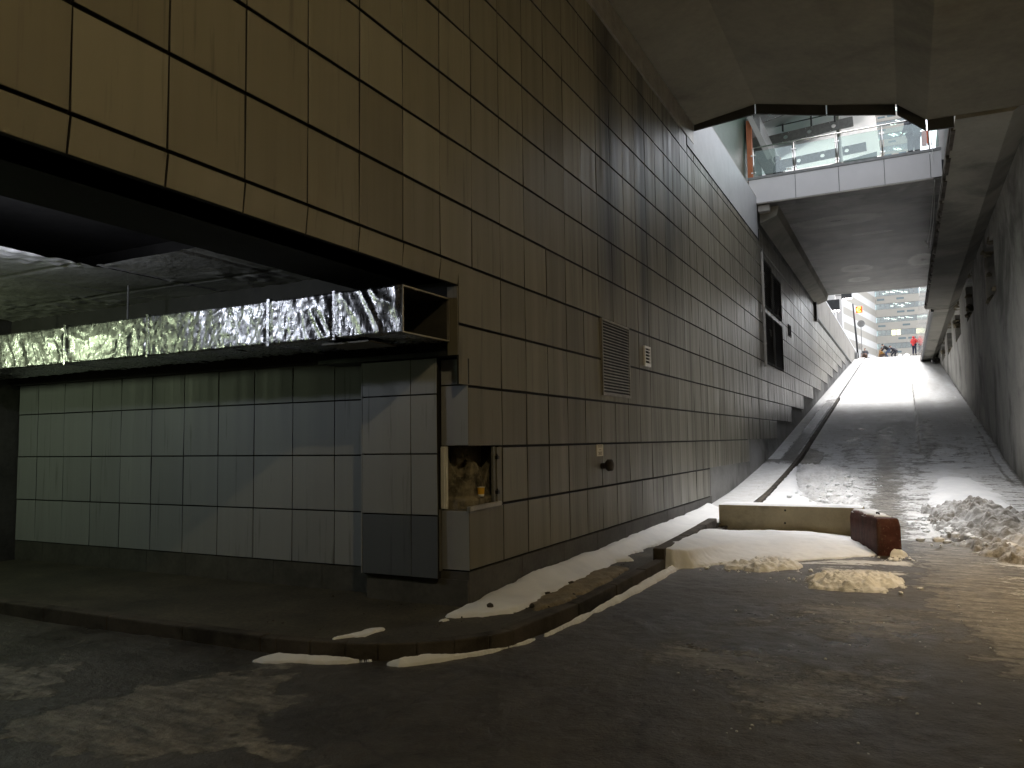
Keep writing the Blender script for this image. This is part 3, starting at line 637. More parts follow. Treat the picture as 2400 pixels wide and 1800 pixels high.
# metal parapet above the wall, in the open gap
pp = thing('metal_parapet', 'pale metal panel parapet on the wall top beside the gap', 'parapet', (WX, 20, 7.86), kind='thing')
pr = [(15.75, 17.75, 7.865, 9.15, .6), (17.75, 20.1, 7.865, 9.15, .5), (20.1, 22.3, 7.865, 9.15, .45), (22.3, 24.43, 7.865, 9.15, .5)]
panels(pr, lambda u, v, n: (WX + .012 + n, u, v), .1, .006, .004).build('face_panel', [M['alu'], M['black']], pp)
mb = MB(); mb.box(WX - .55, WX + .0, 15.75, 24.4, 9.152, 9.2); mb.build('coping', M['parapet'], pp)
mb = MB(); mb.box(WX - .5, WX - .1, 15.75, 24.4, 7.87, 9.148); mb.build('core', M['basewall'], pp)
gw = MB(); gw.box(-4.75, -4.45, 15.0, 30, 9.0, 15.5); tag(gw.build('green_wall', M['green_wall']), 'green glazed building wall seen beyond the parapet', 'wall', kind='thing')

# ------------------------------------------------------------------ underpass wall on the left
uw = thing('tiled_wall', 'low recessed tiled wall under the foil duct', 'wall', (-8, 6.76, 0), kind='thing')
D = 6.757; rects = []
zz = [.39, .975, 1.585, 2.19, 2.78]; xj = [-5.085 - .6 * k for k in range(0, 12)]
xj = [-5.085, -5.66, -6.27, -6.87, -7.46, -8.06, -8.65, -9.25, -9.85, -10.45, -11.05, -11.5]
for z0, z1 in zip(zz, zz[1:]):
    for a, b in zip(xj[1:], xj): rects.append((a, b, z0, z1, tone() * .5 + .35))
panels(rects, lambda u, v, n: (u, D - n, v), .028, .009, .014).build('cladding', [M['panel_blue'], M['black']], uw)
mb = MB(); mb.box(-12, -4.2, D + .03, D + .4, -.1, 3.2); mb.build('backing', M['black'], uw)
mb = MB()
for k in range(9): mb.box(-11.6 + k * .72, -11.6 + k * .72 + .714, D + .015, D + .029, -.1, .385)
mb.build('plinth', M['plinth'], uw)
# projecting bay at the corner
cb = thing('corner_pier', 'projecting tiled pier between the two walls with dark lowest tiles', 'pier', (-4.5, 6.5, 0), kind='thing')
PY = 6.5; px = [-5.077, -4.465, -4.148]
rects = [(a, b, z0, z1, tone() * .4 + .4) for z0, z1 in ((.99, 1.6), (1.6, 2.195), (2.195, 2.56)) for a, b in zip(px, px[1:])]
panels(rects, lambda u, v, n: (u, PY - n, v), .03, .006, .012).build('cladding', [M['panel_blue'], M['black']], cb)
t = M['panel_blue'].copy(); t.name = 'dark_blue_cladding'
for nd in t.node_tree.nodes:
    if nd.type == 'VALTORGB' and len(nd.color_ramp.elements) == 3 and nd.color_ramp.elements[2].color[2] > .3 and nd.color_ramp.elements[0].color[0] < .5 and nd.color_ramp.elements[0].color[0] != nd.color_ramp.elements[0].color[2]:
        for e, c in zip(nd.color_ramp.elements, ((.085, .095, .115), (.1, .11, .13), (.11, .12, .14))): e.color = c + (1,)
M['panel_dark'] = t
panels([(a, b, .375, .99, .5) for a, b in zip(px, px[1:])], lambda u, v, n: (u, PY - n, v), .03, .006, .012).build('dark_tile', [M['panel_dark'], M['black']], cb)['label'] = 'darker blue grey lowest tile'
mb = MB(); mb.box(-5.075, -4.17, PY + .031, D + .03, .37, 2.56); mb.box(-4.17, -3.90, 6.60, D + .1, .1, 1.05); mb.box(-4.17, -3.90, 6.60, D + .1, 1.68, 2.56); mb.build('backing', M['black'], cb)
mb = MB(); mb.box(-5.09, -5.078, PY - .0, D + .03, .38, 2.56); mb.build('side_flange', M['panel_blue'], cb)
# narrow return tiles meeting the long wall
CY = 6.567
for z0, z1 in ((.46, 1.045), (1.675, 2.28), (2.28, 2.545)): panels([(-4.145, WX + .0, z0, z1, .6)], lambda u, v, n: (u, CY - n, v), .03, .004, .012).build('return_tile', [M['panel_blue'], M['black']], cb)
mb = MB(); mb.box(-4.158, -4.149, CY - .035, CY + .02, .45, 1.05); mb.build('edge_strip', M['galv'], cb)
mb = MB(); mb.box(-5.06, -3.85, PY + .06, D + .5, -.1, .372); mb.build('plinth', M['plinth'], cb)
panels([(6.44 - .0, 6.45, 2.56, 3.24, .3)], fr)  # keeps the random stream steady
mb = MB(); mb.box(WX - .12, WX - .004, 6.385, 6.40, 2.56, 3.232); mb.build('upper_return', M['panel'], cb)
mb = MB(); mb.box(-5.6, WX - .03, 6.42, 6.95, 2.565, 2.61); mb.build('ledge', M['darkmetal'], cb)
mb = MB(); mb.box(-12, -4.0, 6.62, 7.0, 2.612, 4.4); mb.build('upper_wall', M['ceil_dark'], cb)
# dark end wall and ceiling
mb = MB(); mb.box(-12.2, -11.52, -16, 7.2, -.1, 4.5); tag(mb.build('end_wall', M['plinth']), 'dark stone wall at the far end of the foil duct', 'wall', kind='thing')
ce = thing('underpass_ceiling', 'broken board ceiling under the wall with a dark open void', 'ceiling', (-7, 5, 3.5), kind='thing')
def ceil_sheet(x0, x1, y0, y1, seed):
    xs_ = np.arange(x0, x1 + .01, .04); ys_ = np.arange(y0, y1 + .01, .04); X, Y = np.meshgrid(xs_, ys_)
    peel = sstep(.52, .62, fbm(X * 1.1, Y * 1.1, seed)) ; fl = np.clip(.5 - vor(X * 6, Y * 6, seed + 1), 0, 1)
    Z = 3.55 - .045 * peel * fl + .015 * fbm(X * 3, Y * 3, seed + 2)
    for xjn in np.arange(-12, -4, 1.2): Z = Z + .02 * np.exp(-((X - xjn) / .02) ** 2)
    for yjn in (4.85, 6.05): Z = Z + .02 * np.exp(-((Y - yjn) / .02) ** 2)
    return X, Y, Z
X, Y, Z = ceil_sheet(-11.5, -7.3, 2.6, 6.8, 3); grid_mesh('board', X, Y, Z, None, M['ceil'], ce)
X, Y, Z = ceil_sheet(-7.26, -5.8, 4.98, 6.62, 9); grid_mesh('board', X, Y, Z, None, M['ceil'], ce)
mb = MB(); mb.box(-12, -4.33, -16, 6.9, 4.3, 4.5)
mb.build('slab', M['ceil_dark'], ce)
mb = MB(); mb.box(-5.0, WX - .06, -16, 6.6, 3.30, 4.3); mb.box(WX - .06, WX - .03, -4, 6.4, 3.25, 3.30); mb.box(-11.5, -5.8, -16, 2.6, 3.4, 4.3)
mb.build('edge_beam', M['black'], ce)  # black colour stands in for the unlit shade below the fascia
mb = MB()
for x in (-5.5, -6.1, -6.7): mb.tube([(x, 2.6, 4.0), (x + .05, 6.6, 4.02)], .035)
mb.build('conduit', M['greymetal'], ce)

# ------------------------------------------------------------------ foil duct
du = thing('air_duct', 'foil wrapped square air duct with an open end under the wall', 'duct', (-8, 6, 2.69))
x0, x1, y0, y1, z0, z1 = -12.0, -3.93, 5.6, 6.39, 2.69, 3.12
prof = []
for k in range(13): prof.append((y1 - (y1 - y0) * k / 12, z0, 0, -1))
for k in range(1, 27): prof.append((y0, z0 + (z1 - z0) * k / 26, -1, 0))
for k in range(1, 13): prof.append((y0 + (y1 - y0) * k / 12, z1, 0, 1))
prof = np.array(prof); xs_ = np.arange(x0, x1 + .001, .018)
U, V = np.meshgrid(xs_, np.arange(len(prof)))
s_ = np.cumsum(np.r_[0, np.hypot(np.diff(prof[:, 0]), np.diff(prof[:, 1]))])[V]
rid = lambda a: 1 - np.abs(2 * a - 1)
md_ = sstep(.35, .65, vn(U * .9, s_ * 0, 70))
disp = (.012 + .016 * md_) * (rid(vn(U * 9 + s_ * 7 * (md_ - .3), s_ * 3.2, 51)) - .6) + .010 * (rid(vn(U * 15 - s_ * 8, s_ * 9, 53)) - .5) * (1.2 - md_) + .004 * (rid(vn(U * 26, s_ * 22, 57)) - .5) + .03 * (fbm(U * .8, s_ * .5, 58, 2) - .5)
for xs0 in (-10.3, -8.684, -7.263, -5.517, -4.695): disp = disp - .016 * np.exp(-((U - xs0) / .03) ** 2) + .012 * np.exp(-((np.abs(U - xs0) - .08) / .035) ** 2) * vn(s_ * 30, U * 3, 60)
disp = disp * np.clip((x1 - U) / .05, 0, 1)
py = prof[:, 0][V] + prof[:, 2][V] * disp; pzz = prof[:, 1][V] + prof[:, 3][V] * disp
rc = .035                    # soften the long corners
grid_mesh('foil_wrap', U, py, pzz, None, M['foil'], du)
for xs0 in (-8.684, -7.263, -5.517, -4.695):
    mb = MB(); w = .018
    mb.box(xs0 - w, xs0 + w, y0 - .012, y0 - .006, z0 - .01, z1 + .012); mb.box(xs0 - w, xs0 + w, y0 - .012, y1, z0 - .016, z0 - .010); mb.box(xs0 - w, xs0 + w, y0 - .012, y1, z1 + .012, z1 + .018)
    mb.build('foil_strap', M['foil'], du)
mb = MB(); w = .014
for a in ((y0, y1, z0, z0 + w), (y0, y1, z1 - w, z1), (y0, y0 + w, z0 + w, z1 - w), (y1 - w, y1, z0 + w, z1 - w)): mb.box(x1 - .02, x1 + .006, *a)
mb.build('mouth_rim', M['galv'], du)
mb = MB()
mb.quad((x0, y1 - .02, z0), (x1 - .02, y1 - .02, z0), (x1 - .02, y1 - .02, z1), (x0, y1 - .02, z1)); mb.quad((x0, y0 + .02, z0), (x1 - .02, y0 + .02, z0), (x1 - .02, y0 + .02, z1), (x0, y0 + .02, z1))
mb.quad((x0, y0, z0 + .02), (x1 - .02, y0, z0 + .02), (x1 - .02, y1, z0 + .02), (x0, y1, z0 + .02)); mb.quad((x0, y0, z1 - .02), (x1 - .02, y0, z1 - .02), (x1 - .02, y1, z1 - .02), (x0, y1, z1 - .02))
mb.quad((x1 - 2.2, y0, z0), (x1 - 2.2, y1, z0), (x1 - 2.2, y1, z1), (x1 - 2.2, y0, z1)); mb.quad((x0, y1 + .003, z0), (x1, y1 + .003, z0), (x1, y1 + .003, z1), (x0, y1 + .003, z1))
mb.build('inner_lining', M['lining'], du, fix=False)
for xr in (-7.87, -10.6): mb = MB(); mb.tube([(xr, 5.8, z1), (xr, 5.8, 3.58)], .011, 8); mb.build('hanger_rod', M['greymetal'], du)
mb = MB(); mb.box(-4.9, -4.35, 5.66, 6.1, z0 - .045, z0 - .03); mb.build('support_plate', M['louvre'], du)

# ------------------------------------------------------------------ broken corner opening
hc = thing('wall_cavity', 'broken opening at the wall corner showing rough masonry', 'cavity', (-3.95, 6.9, 1.05), kind='thing')
pth = np.array([(-4.17, 6.64), (-4.05, 6.66), (-3.975, 6.69), (-3.93, 6.76), (-3.93, 7.28)]); cl = np.r_[0, np.cumsum(np.hypot(*np.diff(pth, axis=0).T))]
ss_ = np.arange(0, cl[-1], .010); zs_ = np.arange(1.0, 1.72, .010); U, V = np.meshgrid(ss_, zs_)
edge = 1.40 + .2 * (fbm(U * 5, U * 0 + 2, 5) - .5) * 2 - .10 * np.exp(-((U - .55) / .12) ** 2) + .20 * np.exp(-((U - .02) / .07) ** 2) + .12 * np.exp(-((U - .78) / .06) ** 2) - .1 * np.exp(-((U - .25) / .05) ** 2)
dep = .20 * sstep(-.012, .02, V - edge) + .035 * (fbm(U * 14, V * 14, 6) - .5) + .02 * (fbm(U * 40, V * 40, 7) - .5) - .07 * sstep(1.17, 1.13, V) * (.5 + fbm(U * 9, V * 9, 9))
bx_ = np.interp(U, cl, pth[:, 0]); by_ = np.interp(U, cl, pth[:, 1])
grid_mesh('broken_masonry', np.clip(bx_ - dep * .75, -4.6, WX - .045), np.maximum(by_ + dep * .65, 6.61), V, None, M['rubble'], hc)
mb = MB(); mb.box(-4.13, WX - .05, 6.585, 7.26, 1.0, 1.05); mb.build('sill_rubble', M['rubble'], hc)
mb = MB(); mb.box(-4.145, -4.085, CY - .005, CY + .03, 1.055, 1.672); mb.box(-4.14, -4.10, CY - .02, CY - .005, 1.06, 1.66); mb.build('jamb_rail', M['whitepaint'], hc)
mb = MB(); mb.box(WX - .04, WX - .012, 7.10, 7.125, 1.06, 1.66); mb.box(WX - .04, WX - .02, 7.135, 7.16, 1.06, 1.66); mb.build('guide_rail', M['greymetal'], hc)
mb = MB(); mb.box(WX - .033, WX - .006, 7.165, 7.275, 1.055, 1.655); mb.build('infill_strip', M['panel'], hc)
for z in (1.17, 1.53): mb = MB(); mb.box(WX - .02, WX + .012, 7.145, 7.185, z, z + .035); mb.tube([(WX + .0, 7.15, z + .05), (WX + .0, 7.19, z + .02)], .008); mb.build('hinge', M['darkmetal'], hc)
mb = MB(); Mx = Matrix.Translation((WX + .012, 6.86, 1.068)) @ Matrix.Rotation(R(1.0), 4, 'X'); mb.box(-.022, .02, -.32, .33, -.022, .022, M=Mx); mb.build('loose_rail', M['galv'], hc, bevel=.004)
cup = thing('paper_cup', 'yellow paper cup left in the broken wall opening', 'cup', (WX - .07, 6.93, 1.155))
mb = MB(); c = Vector(cup.location); mb.tube([c + Vector((0, 0, .025)), c + Vector((0, 0, .095))], [.033, .038], 16, cap=False); mb.build('body', M['yellowcup'], cup, True)
mb = MB(); mb.tube([c, c + Vector((0, 0, .0255))], [.029, .0335], 16); mb.build('base_band', M['whitepaint'], cup, True); mb = MB(); mb.tube([c + Vector((0, 0, .094)), c + Vector((0, 0, .1))], [.040, .040], 16, cap=False); mb.build('rim', M['whitepaint'], cup, True)

# ------------------------------------------------------------------ louvres, vents and small things on the wall
def louvre(name, label, y0, y1, z0, z1, pitch, mat, group=None, proud=.03, cat='vent', fw=.03, backm='black'):
    o = thing(name, label, cat, (WX, (y0 + y1) / 2, z0), group)
    mb = MB(); x0 = WX - .0; x1 = WX + proud
    for a in ((y0, y1, z0, z0 + fw), (y0, y1, z1 - fw, z1), (y0, y0 + fw, z0 + fw, z1 - fw), (y1 - fw, y1, z0 + fw, z1 - fw)): mb.box(x0, x1, *a)
    mb.build('frame', mat, o, bevel=.003)
    mb = MB(); z = z0 + fw + pitch * .3
    while z < z1 - fw - pitch * .3:
        Mx = Matrix.Translation((WX + proud * .45, 0, z)) @ Matrix.Rotation(R(38), 4, 'Y')
        mb.box(-pitch * .48, pitch * .48, y0 + fw, y1 - fw, -.0025, .0025, M=Mx); z += pitch
    mb.build('slats', mat, o)
    mb = MB(); mb.box(WX + .001, WX + .004, y0 + fw, y1 - fw, z0 + fw, z1 - fw); mb.build('back_plate', M[backm], o)
    return o
louvre('louvre_vent', 'large dusty louvre grille halfway along the near wall', 10.33, 11.56, 2.35, 3.46, .044, M['louvre'])
louvre('small_vent', 'small pale louvre vent right of the large dusty grille', 12.35, 12.68, 2.93, 3.27, .055, M['whitepaint'], fw=.035)
louvre('small_vent', 'small dark vent beyond the tall louvre windows', 30.8, 31.45, 5.56, 6.02, .08, M['darkmetal'])
for (a, b, c, d, lab) in ((24.95, 26.75, 4.05, 5.66, 'lower near louvre of the four dark tall louvres'), (24.95, 26.75, 5.86, 7.38, 'upper near louvre of the four dark tall louvres'), (26.98, 28.85, 4.05, 5.66, 'lower far louvre of the four dark tall louvres'), (26.98, 28.85, 5.86, 7.25, 'upper far louvre of the four dark tall louvres')):
    louvre('louvre_vent', lab, a, b, c, d, .075, M['louvre_dark'], 'tall dark louvres under the footbridge', proud=.05, fw=.05)
mb = MB(); mb.tube([(WX + .06, 24.72, 3.9), (WX + .06, 24.72, 7.5)], .045, 10)
for z in (4.6, 5.7, 6.8): mb.box(WX, WX + .11, 24.66, 24.78, z, z + .04)
tag(mb.build('drain_pipe', M['parapet']), 'pale vertical pipe beside the tall dark louvres', 'pipe')
pl = thing('wall_notice', 'small pale paper notice stuck on the tiled wall', 'notice', (WX + .01, 10.18, 1.49))
mb = MB(); mb.box(WX + .006, WX + .012, 10.055, 10.31, 1.49, 1.65); mb.build('sheet', M['paper'], pl)
mb = MB()
for z, a, b in ((1.63, 10.09, 10.28), (1.612, 10.10, 10.27), (1.575, 10.15, 10.22), (1.54, 10.11, 10.26), (1.525, 10.13, 10.24), (1.51, 10.12, 10.25)): mb.box(WX + .012, WX + .0135, a, b, z, z + .009)
mb.build('print', M['ink'], pl)
hv = thing('wall_valve', 'rusty round valve cap on a stub under the notice', 'valve', (WX, 10.33, 1.36))
mb = MB(); mb.tube([(WX, 10.25, 1.35), (WX + .09, 10.25, 1.36)], .04, 12); mb.build('stub', M['kerb'], hv, True)
mb = MB(); mb.tube([(WX + .07, 10.25, 1.36), (WX + .1, 10.25, 1.36), (WX + .16, 10.25, 1.365), (WX + .18, 10.25, 1.365)], [.055, .085, .08, .03], 14); mb.build('cap', M['kerb'], hv, True)

# ------------------------------------------------------------------ near overpass
ov = thing('overpass', 'dark folded concrete overpass roof in front of the open gap', 'overpass', (0, 4, 7.7), kind='thing')
PR = [(-14, 8.62), (-3.84, 8.60), (-2.50, 8.71), (-1.13, 8.39), (.116, 8.14), (.62, 7.72), (2.2, 7.68), (3.4, 7.68)]
mb = MB(); mb.extrude_y([(-14, 8.62), (-5, 8.62), (-3.80, 8.52)] + PR[2:] + [(3.4, 10.6), (-14, 10.6)], -16, 16.4); mb.box(-6, -3.9, -16, 16.3, 8.45, 10.5); mb.box(-4.6, WX - .05, 15.2, 16.44, 7.9, 10.5); mb.build('soffit', M['soffit'], ov)  # both boxes are added fillers that stop daylight leaking above the wall
mb = MB()
segs = [(-3.86, 8.60), (-2.52, 8.71), (-1.14, 8.39), (.11, 8.14), (.615, 7.72), (1.08, 7.70)]
for (a, za), (b, zb) in zip(segs, segs[1:]):
    g = .012; i = len(mb.v); dz = .2
    for y in (16.41, 16.46): mb.v += [(a + g, y, za - dz), (b - g, y, zb - dz), (b - g, y, zb + .6), (a + g, y, za + .6)]
    for f in ((0, 1, 2, 3), (7, 6, 5, 4), (0, 4, 5, 1), (1, 5, 6, 2), (2, 6, 7, 3), (3, 7, 4, 0)): mb.f.append(tuple(i + k for k in f)); mb.mi.append(0); mb.t.append(.5)
mb.build('edge_cladding', M['darkmetal'], ov)
mb = MB(); mb.box(-14, 3.4, -16.5, -16, -.1, 10.6); tag(mb.build('sky_blocking_wall', M['rwall']), 'unseen concrete wall added behind the viewer to block sky light', 'wall', kind='thing')  # wall behind the camera, added to keep sky light out

# ------------------------------------------------------------------ footbridge deck
fb = thing('footbridge', 'pale clad footbridge with glass railing crossing above the ramp', 'footbridge', (-1.3, 33, 8.9), kind='thing')
mb = MB(); mb.extrude_y([(-3.78, 8.92), (1.20, 8.92), (1.20, 9.70), (-4.4, 9.70), (-4.4, 8.95)], 24.47, 42.2); mb.build('deck_slab', M['soffit_far'], fb)
mb = MB(); mb.extrude_y([(-3.80, 8.42), (-3.28, 8.62), (-3.22, 8.915), (-3.80, 8.915)], 24.8, 42.0); mb.build('edge_beam', M['beam'], fb)
mb = MB(); mb.box(-3.80, -3.45, 24.5, 24.78, 8.72, 8.91); mb.build('bearing_block', M['parapet'], fb)
xj = [-4.03, -2.66, -1.44, -.22, .95, 1.235]
panels([(a, b, 8.965, 9.715, .5) for a, b in zip(xj, xj[1:])], lambda u, v, n: (u, 24.4 - n, v), .05, .014, .004, .001).build('face_panel', [M['deckface'], M['black']], fb)
mb = MB(); mb.box(-3.8, 1.0, 24.36, 24.468, 8.925, 8.95); mb.build('drip_edge', M['galv'], fb)
mb = MB(); mb.box(-4.05, 1.24, 24.38, 24.5, 9.722, 9.80); mb.build('base_channel', M['greymetal'], fb)
rl = bpy.data.objects.new('railing', None); col.objects.link(rl); rl.parent = fb; rl.matrix_parent_inverse = Matrix.Translation(-Vector(fb.location))
mb = MB(); mb.tube([(-3.87, 24.44, 10.74), (1.24, 24.44, 10.74)], .022, 10); mb.build('handrail', M['steel'], rl, True)
posts = [-3.87, -2.67, -1.46, -.244, .95]
for x in posts: mb = MB(); mb.tube([(x, 24.44, 9.74), (x, 24.44, 10.73)], .02, 10); mb.build('post', M['steel'], rl, True)
for a, b in zip(posts, posts[1:] + [1.24]):
    mb = MB(); mb.box(a + .05, b - .05, 24.436, 24.446, 9.85, 10.62); mb.build('glass_pane', M['glass'], rl)
for x in posts:
    for z in (9.95, 10.5):
        for dx in (-.05, .05): mb = MB(); mb.box(x + dx - .02, x + dx + .02, 24.425, 24.457, z - .02, z + .02); mb.build('glass_clamp', M['steel'], rl)
# drooping cable at the joint of bridge and right slab
mb = MB(); mb.tube([(1.0, 24.36, 10.2), (1.02, 24.36, 9.6), (1.04, 24.5, 8.86), (1.02, 26.5, 8.72), (1.05, 29.5, 8.80), (1.0, 31.5, 8.7), (1.06, 33, 8.86)], .011, 6)
mb.tube([(1.0, 24.42, 9.8), (1.06, 25.5, 8.75), (1.09, 28, 8.6), (1.06, 31.4, 8.45), (1.0, 31.8, 8.75), (.93, 31.9, 8.86)], .009, 6); tag(mb.build('cable', M['whitepaint']), 'loose pale cables hanging along the bridge edge', 'cable')

# glass canopy above the deck
cn = thing('glass_canopy', 'greenish glass canopy on perforated steel beams above the footbridge', 'canopy', (-2.5, 30, 9.7), kind='thing')
def holed_beam(y, xa, za, xb, zb, h):
    bmx = bmesh.new(); L = math.hypot(xb - xa, zb - za); d = Vector((xb - xa, 0, zb - za)).normalized(); up = Vector((-d.z, 0, d.x))
    mb = MB(); hr = h * .23; cs = [L * .22, L * .5, L * .78]; lo = 0
    P = lambda s, t, dy: tuple(Vector((xa, y + dy, za)) + d * s + up * t)
    for c in cs + [None]:
        e = (c - hr * 1.5) if c else L
        for dy in (-.03, .03): mb.quad(P(lo, 0, dy), P(e, 0, dy), P(e, h, dy), P(lo, h, dy))
        if c:
            n = 16; sq = hr * 1.5
            for dy in (-.03, .03):
                for k in range(n):
                    a0, a1 = 2 * math.pi * k / n, 2 * math.pi * (k + 1) / n
                    def edge(a):
                        cx, sx = math.cos(a), math.sin(a); m = max(abs(cx) / sq, abs(sx) / (h / 2)); return cx / m, sx / m
                    o0, o1 = edge(a0), edge(a1); H = h / 2
                    mb.quad(P(c + hr * math.cos(a0), H + hr * math.sin(a0), dy), P(c + hr * math.cos(a1), H + hr * math.sin(a1), dy), P(c + o1[0], H + o1[1], dy), P(c + o0[0], H + o0[1], dy))
            lo = c + sq
    for t in (0, h): mb.quad(P(0, t, -.03), P(L, t, -.03), P(L, t, .03), P(0, t, .03))
    bmx.free(); return mb
holed_beam(30, -4.2, 12.78, -1.2, 12.95, .36).build('perforated_beam', M['greymetal'], cn, fix=False)
holed_beam(27.2, -4.2, 12.55, -1.7, 13.0, .40).build('perforated_beam', M['greymetal'], cn, fix=False)
holed_beam(33.5, -4.2, 13.0, -.9, 13.15, .36).build('perforated_beam', M['greymetal'], cn, fix=False)
mb = MB(); mb.quad((-4.5, 25.5, 13.1), (-.6, 25.5, 13.9), (-.4, 42, 14.4), (-4.5, 42, 13.6)); mb.build('roof_glass', M['roofglass'], cn, fix=False)
mb = MB(); mb.quad((-4.3, 34.5, 9.7), (-.55, 34.5, 9.7), (-.55, 34.5, 13.4), (-4.3, 34.5, 12.9)); mb.build('rear_glazing', M['roofglass'], cn, fix=False)
mb = MB(); mb.tube([(-1.62, 30.4, 9.7), (-1.75, 30.4, 13.6)], .075, 12); mb.build('column', M['galv'], cn, True)
mb = MB()
for z in (13.35,): mb.tube([(-4.2, 29.7, z), (-1.2, 29.7, z + .12)], .02, 6)
for x in (-3.6, -2.6, -1.8): mb.box(x - .03, x + .03, 29.68, 29.74, 13.12, 13.5)
mb.build('glazing_bracket', M['darkmetal'], cn)
mb = MB(); mb.box(-4.42, -3.95, 26.6, 34.4, 11.9, 12.6); mb.build('duct_bulkhead', M['greymetal'], cn)
mb = MB(); mb.box(-4.38, -4.22, 26.4, 26.6, 9.7, 12.45); tag(mb.build('terracotta_column', M['orange']), 'orange terracotta column at the left end of the footbridge', 'column', kind='thing')
mb = MB(); a, b = Vector((-4.38, 26.2, 12.9)), Vector((-3.62, 26.2, 10.95)); d = (b - a).normalized(); q = Vector((d.z, 0, -d.x)) * .085
i = 0
for dy in (0, .1): mb.quad(a + q + Vector((0, dy, 0)), b + q + Vector((0, dy, 0)), b - q + Vector((0, dy, 0)), a - q + Vector((0, dy, 0)))
for s in (q, -q): mb.quad(a + s, b + s, b + s + Vector((0, .1, 0)), a + s + Vector((0, .1, 0)))
tag(mb.build('diagonal_brace', M['parapet']), 'pale diagonal steel brace beside the orange column', 'brace', kind='thing')

# ------------------------------------------------------------------ right hand wall and slab
rw = thing('retaining_wall', 'dark concrete retaining wall with square openings beside the ramp', 'wall', (RX, 40, 0), kind='thing')
ops = [(25.5, 28.3, 5.75, 7.45), (33.2, 36.7, 6.35, 7.8), (40.8, 45.0, 6.35, 7.8), (48.1, 53.2, 6.5, 7.85), (56.2, 61.0, 6.75, 7.85)]
mb = MB(); cur = -16.0; T = .35
for (a, b, z0, z1) in ops:
    mb.box(RX, RX + T, cur, a, -.3, 8.6); mb.box(RX, RX + T, a, b, -.3, z0); mb.box(RX, RX + T, a, b, z1, 8.6); cur = b
mb.box(RX, RX + T, cur, 80, -.3, 8.6); mb.build('wall', M['rwall'], rw)
for (a, b, z0, z1) in ops:
    mb = MB(); xb = RX + 1.6
    mb.quad((xb, a - .3, z0 - .4), (xb, b + .3, z0 - .4), (xb, b + .3, z1 + .3), (xb, a - .3, z1 + .3)); mb.quad((RX + T, a - .3, z0 - .4), (xb, a - .3, z0 - .4), (xb, a - .3, z1 + .3), (RX + T, a - .3, z1 + .3)); mb.quad((RX + T, b + .3, z0 - .4), (xb, b + .3, z0 - .4), (xb, b + .3, z1 + .3), (RX + T, b + .3, z1 + .3))
    mb.quad((RX + T, a - .3, z0 - .4), (xb, a - .3, z0 - .4), (xb, b + .3, z0 - .4), (RX + T, b + .3, z0 - .4)); mb.quad((RX + T, a - .3, z1 + .3), (xb, a - .3, z1 + .3), (xb, b + .3, z1 + .3), (RX + T, b + .3, z1 + .3))
    mb.box(RX + .5, RX + .8, a - .25, b + .25, (z0 + z1) / 2 - .08, z1 + .25)
    mb.build('opening_recess', M['ceil_dark'], rw, fix=False)
    for _ in range(9):
        e = rnd.random(); mb = MB()
        cc = (RX + .10, a + .1 + (b - a) * .55 * rnd.random(), z1 - .05 * rnd.random()) if e < .45 else ((RX + .10, b - .08 * rnd.random(), z0 + (z1 - z0) * rnd.random()) if e < .75 else (RX + .12, a + (b - a) * rnd.random(), z0 + .03))
        chunk(mb, cc, rnd.uniform(.12, .24)); mb.build('broken_concrete', M['rubble'], rw)
rs = thing('street_slab', 'long concrete slab underside above the retaining wall', 'slab', (1.8, 40, 7.65), kind='thing')
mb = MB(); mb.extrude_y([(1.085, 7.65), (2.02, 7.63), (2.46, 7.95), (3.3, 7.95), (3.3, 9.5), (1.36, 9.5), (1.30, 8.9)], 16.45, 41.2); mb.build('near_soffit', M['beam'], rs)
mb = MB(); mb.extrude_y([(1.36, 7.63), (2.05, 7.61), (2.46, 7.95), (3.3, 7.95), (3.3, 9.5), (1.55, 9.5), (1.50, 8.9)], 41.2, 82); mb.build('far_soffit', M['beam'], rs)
mb = MB(); mb.box(1.02, 1.10, 17.0, 41, 7.72, 7.80)
yy = 17.0
while yy < 41: mb.box(1.035 + rnd.uniform(-.02, .02), 1.12, yy, yy + rnd.uniform(.3, .9), 7.63, 7.71); yy += rnd.uniform(.5, 1.1)
mb.build('drip_edge', M['kerb'], rs)
mb = MB(); mb.box(1.295, 1.36, 16.45, 42.2, 8.8, 11.3); mb.box(1.21, 1.30, 24.6, 42.1, 9.0, 9.5); mb.build('dark_upstand', M['darkmetal'], rs)  # second box is an added filler blocking daylight through the deck joint
mb = MB(); mb.extrude_y([(1.30, 7.55), (1.42, 7.55), (1.42, 7.72), (1.30, 7.72)], 41.4, 72); mb.build('dark_edging', M['darkmetal'], rs)
mb = MB()
for k, y in enumerate(np.arange(41.3, 79, 3.0)): mb.box(1.235, 1.285, y, y + 2.99, 7.75, 11.4)
tag(mb.build('stone_balustrade', M['polished']), 'polished pale screen above the slab edge mirroring the red coat', 'screen', kind='thing')
mb = MB(); chunk(mb, (2.2, 64.5, 7.0), .42); tag(mb.build('rubbish_bag', M['boot']), 'black bundle lying where the retaining wall meets the ramp', 'bundle')

